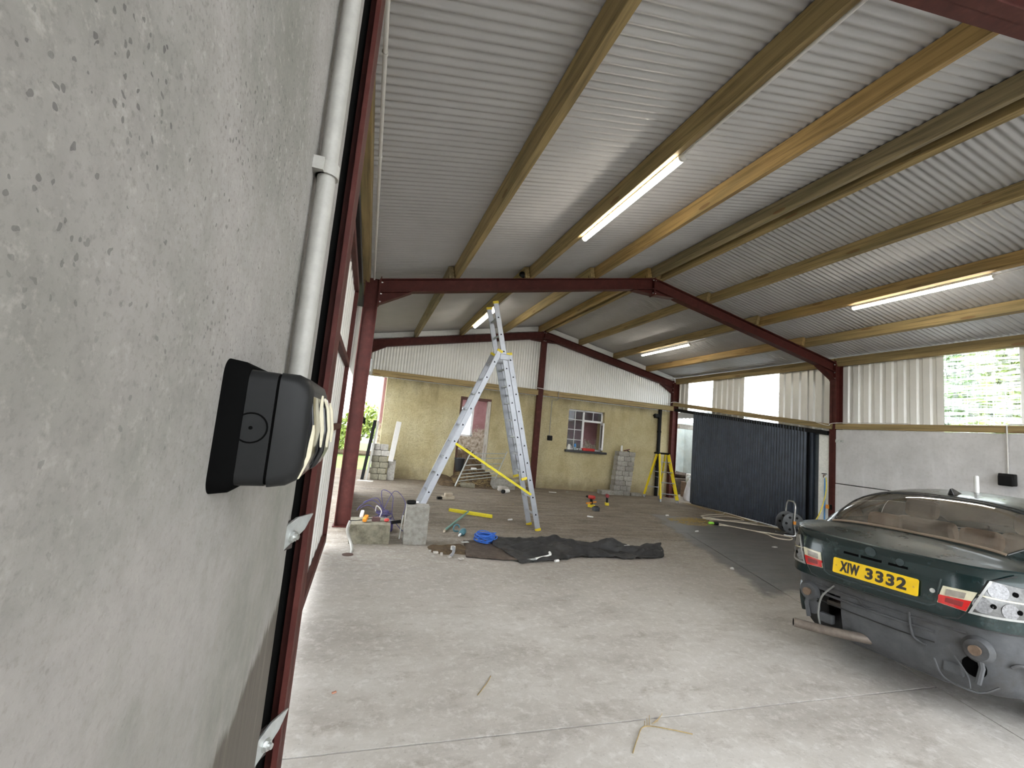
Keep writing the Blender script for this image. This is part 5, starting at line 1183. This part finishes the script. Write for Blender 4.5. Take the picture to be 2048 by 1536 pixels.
for k, g in glass.items(): weld(g.build(k[:-2] if k[-2] == '_' else k, C_G, car, smooth=True, angle=60))
# rubber round the rear window
def edge_line(seq, name, r=.006, off=.002, mat=C_RUB): MB().tube([dome(y, radians(p), off) for y, p in seq], r, 6).build(name, mat, car, smooth=True)
edge_line([(.5+(1.08-.5)*k/10, -54) for k in range(11)] + [(1.10, -54+108*k/16) for k in range(17)] + [(1.08-(1.08-.5)*k/10, 54) for k in range(11)], 'window_seal')
edge_line([(.492, -54+108*k/16) for k in range(17)], 'parcel_trim', .014, .006, C_TD)
edge_line([(1.15, -50+100*k/16) for k in range(17)], 'roof_seam', .004, .001)
# cabin
MB().box(-.64,.64,.62,3.0,.30,.34).build('cabin_floor', C_DK, car)
MB().box(-.60,.60,.50,.86,1.015,1.03).build('parcel_shelf', C_TD, car, bevel=.006)
st = empty('rear_seat', (0,0,0)); st.parent = car
MB().bar((0,.98,.62),(0,.90,.98), 1.18, .12, up=(0,1,0)).build('backrest', C_T, st, bevel=.03); MB().box(-.58,.58,.95,1.45,.42,.60).build('cushion', C_T, st, bevel=.05)
for x in (-.30, .30): MB().cbox((x, .84, 1.10), (.25,.09,.15), Matrix.Rotation(radians(-12),3,'X')).build('headrest', C_T, st, bevel=.045)
for x in (-.37, .37):
    st = empty('front_seat', (x,0,0)); st.parent = car
    MB().bar((0,2.0,.55),(0,1.72,1.10), .46, .13, up=(0,1,0)).build('backrest', C_T, st, bevel=.05); MB().box(-.25,.25,1.95,2.45,.40,.58).build('cushion', C_T, st, bevel=.05); MB().cbox((0,1.68,1.20), (.26,.10,.18), Matrix.Rotation(radians(-12),3,'X')).build('headrest', C_T, st, bevel=.05)
MB().box(-.68,.68,2.65,3.05,.78,.95).build('dashboard', C_DK, car, bevel=.05)
MB().tube([(.37+.18*cos(a), 2.52+.05*sin(a), .93+.17*sin(a)) for a in [2*pi*k/20 for k in range(20)]], .014, 8, closed=True).build('steering_wheel', C_DK, car, smooth=True)
MB().cbox((0,2.42,1.30),(.22,.03,.06)).build('mirror', C_RUB, car, bevel=.01)
for s in (-1, 1): MB().cbox((s*.685,1.0,.80), (.02,1.0,.34)).build('side_trim', C_TD, car)
# aerial fin and wheels
m = MB(); m.add([(-.022,1.42,1.395),(.022,1.42,1.395),(.026,1.22,1.378),(-.026,1.22,1.378),(-.006,1.255,1.445),(.006,1.255,1.445),(.005,1.215,1.440),(-.005,1.215,1.440)], [(0,1,5,4),(1,2,6,5),(2,3,7,6),(3,0,4,7),(4,5,6,7)]); m.build('aerial_fin', M['gloss_black'], car, bevel=.006)
for s in (-1, 1):
    for a in AX:
        w = empty('wheel', (s*.735, a, .31)); w.parent = car
        MB().lathe([(.20,-.10),(.29,-.105),(.31,-.08),(.315,0),(.31,.08),(.29,.105),(.20,.10),(.19,.04),(.19,-.04),(.20,-.10)], (0,0,0), (1,0,0), 36, cap=False).build('tyre', C_TYRE, w, smooth=True, angle=50)
        MB().lathe([(.02,.05),(.06,.055),(.17,.04),(.20,.07),(.205,.09),(.205,-.09),(.02,-.06)], (0,0,0), (s,0,0), 30).build('rim', M['alu'], w, smooth=True, angle=40)
        for k in range(5):
            an = 2*pi*k/5; MB().bar((s*.075,.05*cos(an),.05*sin(an)), (s*.08,.185*cos(an),.185*sin(an)), .05, .02, up=(1,0,0)).build('spoke', M['alu'], w, bevel=.006)
for s in (-1, 1):
    for a in AX:
        m = MB(); pts = []
        for k in range(25):
            an = radians(-18 + 216*k/24); y = a + .352*cos(an); z = .31 + .352*sin(an)
            xo = .86
            for (xa, ya), (xb, yb_) in zip(OUT, OUT[1:]):
                if min(ya, yb_) <= y <= max(ya, yb_) and yb_ != ya: xo = xa + (xb-xa)*(y-ya)/(yb_-ya); break
            pts.append((s*(xo-.004-.012*max(0, .35-z)/.1), y, z))
        m.tube(pts, .028, 8); m.build('wheel_arch_lip', C_P, car, smooth=True)
# exposed bits at the back
ex = empty('exhaust', (0,0,0)); ex.parent = car
MB().tube(smooth_path([(-.515,-.06,.262),(-.36,.01,.268),(-.15,.10,.29),(.0,.22,.30)],6), .034, 16).build('tail_pipe', simple('burnt_exhaust', (.19,.16,.135), .55, .5, .25, 20), ex, smooth=True)
MB().lathe([(.029,0),(.029,.002)], (-.521,-.063,.262), (-.91,-.41,-.03), 16).build('pipe_mouth', M['hole'], ex)
MB().box(-.30,.35,.22,.62,.17,.33).build('silencer', C_U, ex, bevel=.06)
for s, xx in ((-1, -.50), (1, .50)):
    br = empty('bumper_mount', (0,0,0)); br.parent = car
    y0_ = yb(xx, .48)
    MB().lathe([(.075,0),(.08,.02),(.06,.05)], (xx, y0_+.01, .50), (0,-1,0), 18).build('mount_cup', C_U, br, smooth=True)
    MB().lathe([(.028,.045),(.03,.075)], (xx, y0_+.01, .50), (0,-1,0), 14).build('mount_bolt', M['rust'], br, smooth=True)
    MB().lathe([(.055,0),(.058,.012)], (xx+s*-.02, y0_+.006, .385), (0,-1,0), 18).build('mount_hole', M['hole'] if s > 0 else C_U, br)
    MB().tube([(xx, y0_-.01, .50), (xx+s*.02, y0_-.02, .40), (xx+s*.0, y0_-.02, .30)], .016, 8).build('stay', C_U, br, smooth=True)
    MB().cbox((xx-s*.12, y0_+.01, .33), (.10,.05,.07)).build('tow_bracket', C_U, br, bevel=.01)
def wire(pts, name='loose_wire', r=.006, mat=None): MB().tube(smooth_path(pts, 6), r, 6).build(name, mat or C_U, car, smooth=True)
wire([(-.30, yb(-.3,.6)-.01,.61), (-.38, yb(-.38,.5)-.04,.50), (-.40, yb(-.4,.4)-.05,.36), (-.39, yb(-.39,.4)-.02,.24)], r=.007, mat=simple('grey_cable', (.20,.20,.19), .6))
wire([(.30, yb(.3,.35)-.01,.36), (.36, yb(.36,.3)-.04,.27), (.50, yb(.5,.3)-.03,.25), (.58, yb(.58,.3)-.01,.31)], r=.006)
wire([(.40, yb(.4,.4)-.02,.42), (.46, yb(.46,.35)-.03,.33), (.47, yb(.47,.3)-.03,.26)], r=.005)
wire([(.62, yb(.62,.4)-.01,.44), (.66, yb(.66,.4)-.03,.46), (.70, yb(.7,.36)-.01,.38)], r=.010)
wire([(-.14, yb(-.14,.55)-.006,.58), (-.08, yb(-.08,.5)-.012,.53), (0, yb(0,.55)-.006,.55)], r=.005)
wire([(.17, yb(.17,.55)-.004,.60), (.18, yb(.18,.5)-.006,.50), (.20, yb(.2,.45)-.006,.44), (.26, yb(.26,.43)-.006,.42)], r=.008)
line([(-.46,.46),(-.2,.455),(.1,.45),(.3,.455)], 'panel_seam', C_RUB, car, r=.004, off=.002)
for x0_, x1_, z in ((-.45,.45,.575), (-.40,.30,.52)): line([(x0_, z), ((x0_+x1_)/2, z-.005), (x1_, z)], 'pressed_rib', C_U, car, r=.010, off=.001)
# front lamps and grille
for s in (-1, 1):
    MB().blob((s*.52,4.12,.60), (.17,.09,.075), 2, .05).build('headlamp', C_CH, car, smooth=True); MB().blob((s*.10,4.27,.60), (.08,.03,.07), 3, .05).build('grille', M['black'], car, smooth=True)
t = empty('spray_can', (5.27, 2.47, 1.325), 0, 'slim white tube with a violet stripe standing on the car roof', 'tube')
MB().lathe([(.017,0),(.017,.15),(.012,.16)], (0,0,0), (0,0,1), 14).build('tube_body', M['white'], t, smooth=True); MB().box(.008,.021,-.010,.010,.0,.145).build('stripe', simple('violet_stripe', (.16,.05,.45), .5), t, bevel=.003)
# ================================================================== TREES AND HEDGE OUTSIDE
def leaves(m, c, r, n, s, rng):
    for k in range(n):
        d = Vector((rng.gauss(0,1), rng.gauss(0,1), rng.gauss(0,1))).normalized() * (rng.random()**.4)
        p = Vector(c) + Vector((d.x*r[0], d.y*r[1], d.z*r[2])); a = Vector((rng.gauss(0,1), rng.gauss(0,1), rng.gauss(0,1))).normalized(); b = a.orthogonal().normalized(); k2 = s*rng.uniform(.6, 1.3)
        m.add([p-a*k2, p+b*k2*.6, p+a*k2, p-b*k2*.6], [(0,1,2,3)])
def tree(x, y, h, r, seed, mat, label, n=2600):
    rng = random.Random(seed); t = empty('tree', (x, y, -.32), 0, label, 'tree', 'trees outside the right wall')
    MB().tube([(0,0,0),(.1,.05,h*.3),(0,.1,h*.6),(.05,0,h*.85)], [.18,.14,.09,.04], 8).build('trunk', M['bark'], t, smooth=True)
    m = MB()
    for k in range(7):
        a = rng.uniform(0, 2*pi); q = rng.random(); c = (r*.55*q*cos(a), r*.55*q*sin(a), h*rng.uniform(.35, .95)); leaves(m, c, (r*.55, r*.55, h*.16), n//7, .13, rng)
    m.build('foliage', mat, t); return t
tree(18.5, 6.9, 6.0, 2.0, 1, M['leaf2'], 'yellow-green tree right of the clear panel, outside')
tree(19.5, 8.8, 5.2, 1.6, 2, M['leaf'], 'dark green tree seen low through the clear panel')
tree(21.0, 10.4, 6.2, 1.5, 3, M['leaf'], 'tall green tree at the left side of the clear panel')
tree(17.0, 7.9, 3.4, 1.6, 4, M['leaf2'], 'low yellow-green bush beneath the clear panel view')
rng = random.Random(9); t = empty('hedge', (-2.0, 20.0, -.32), 0, 'green hedge seen through the opening left of the house', 'hedge')
m = MB()
for k in range(14): leaves(m, (-3.5+k*.5, rng.uniform(-.3,.3), rng.uniform(.9,1.9)), (.55,.5,.75), 330, .10, rng)
m.build('foliage', M['leaf2'], t); MB().tube([(-3.5,0,.3),(3.5,0,.3)], .15, 6).build('stems', M['bark'], t)
m = MB(); m.box(-8, .3, 12.5, 30, -.33, -.10); o = m.build('lawn', M['grass']); o['kind'] = 'structure'
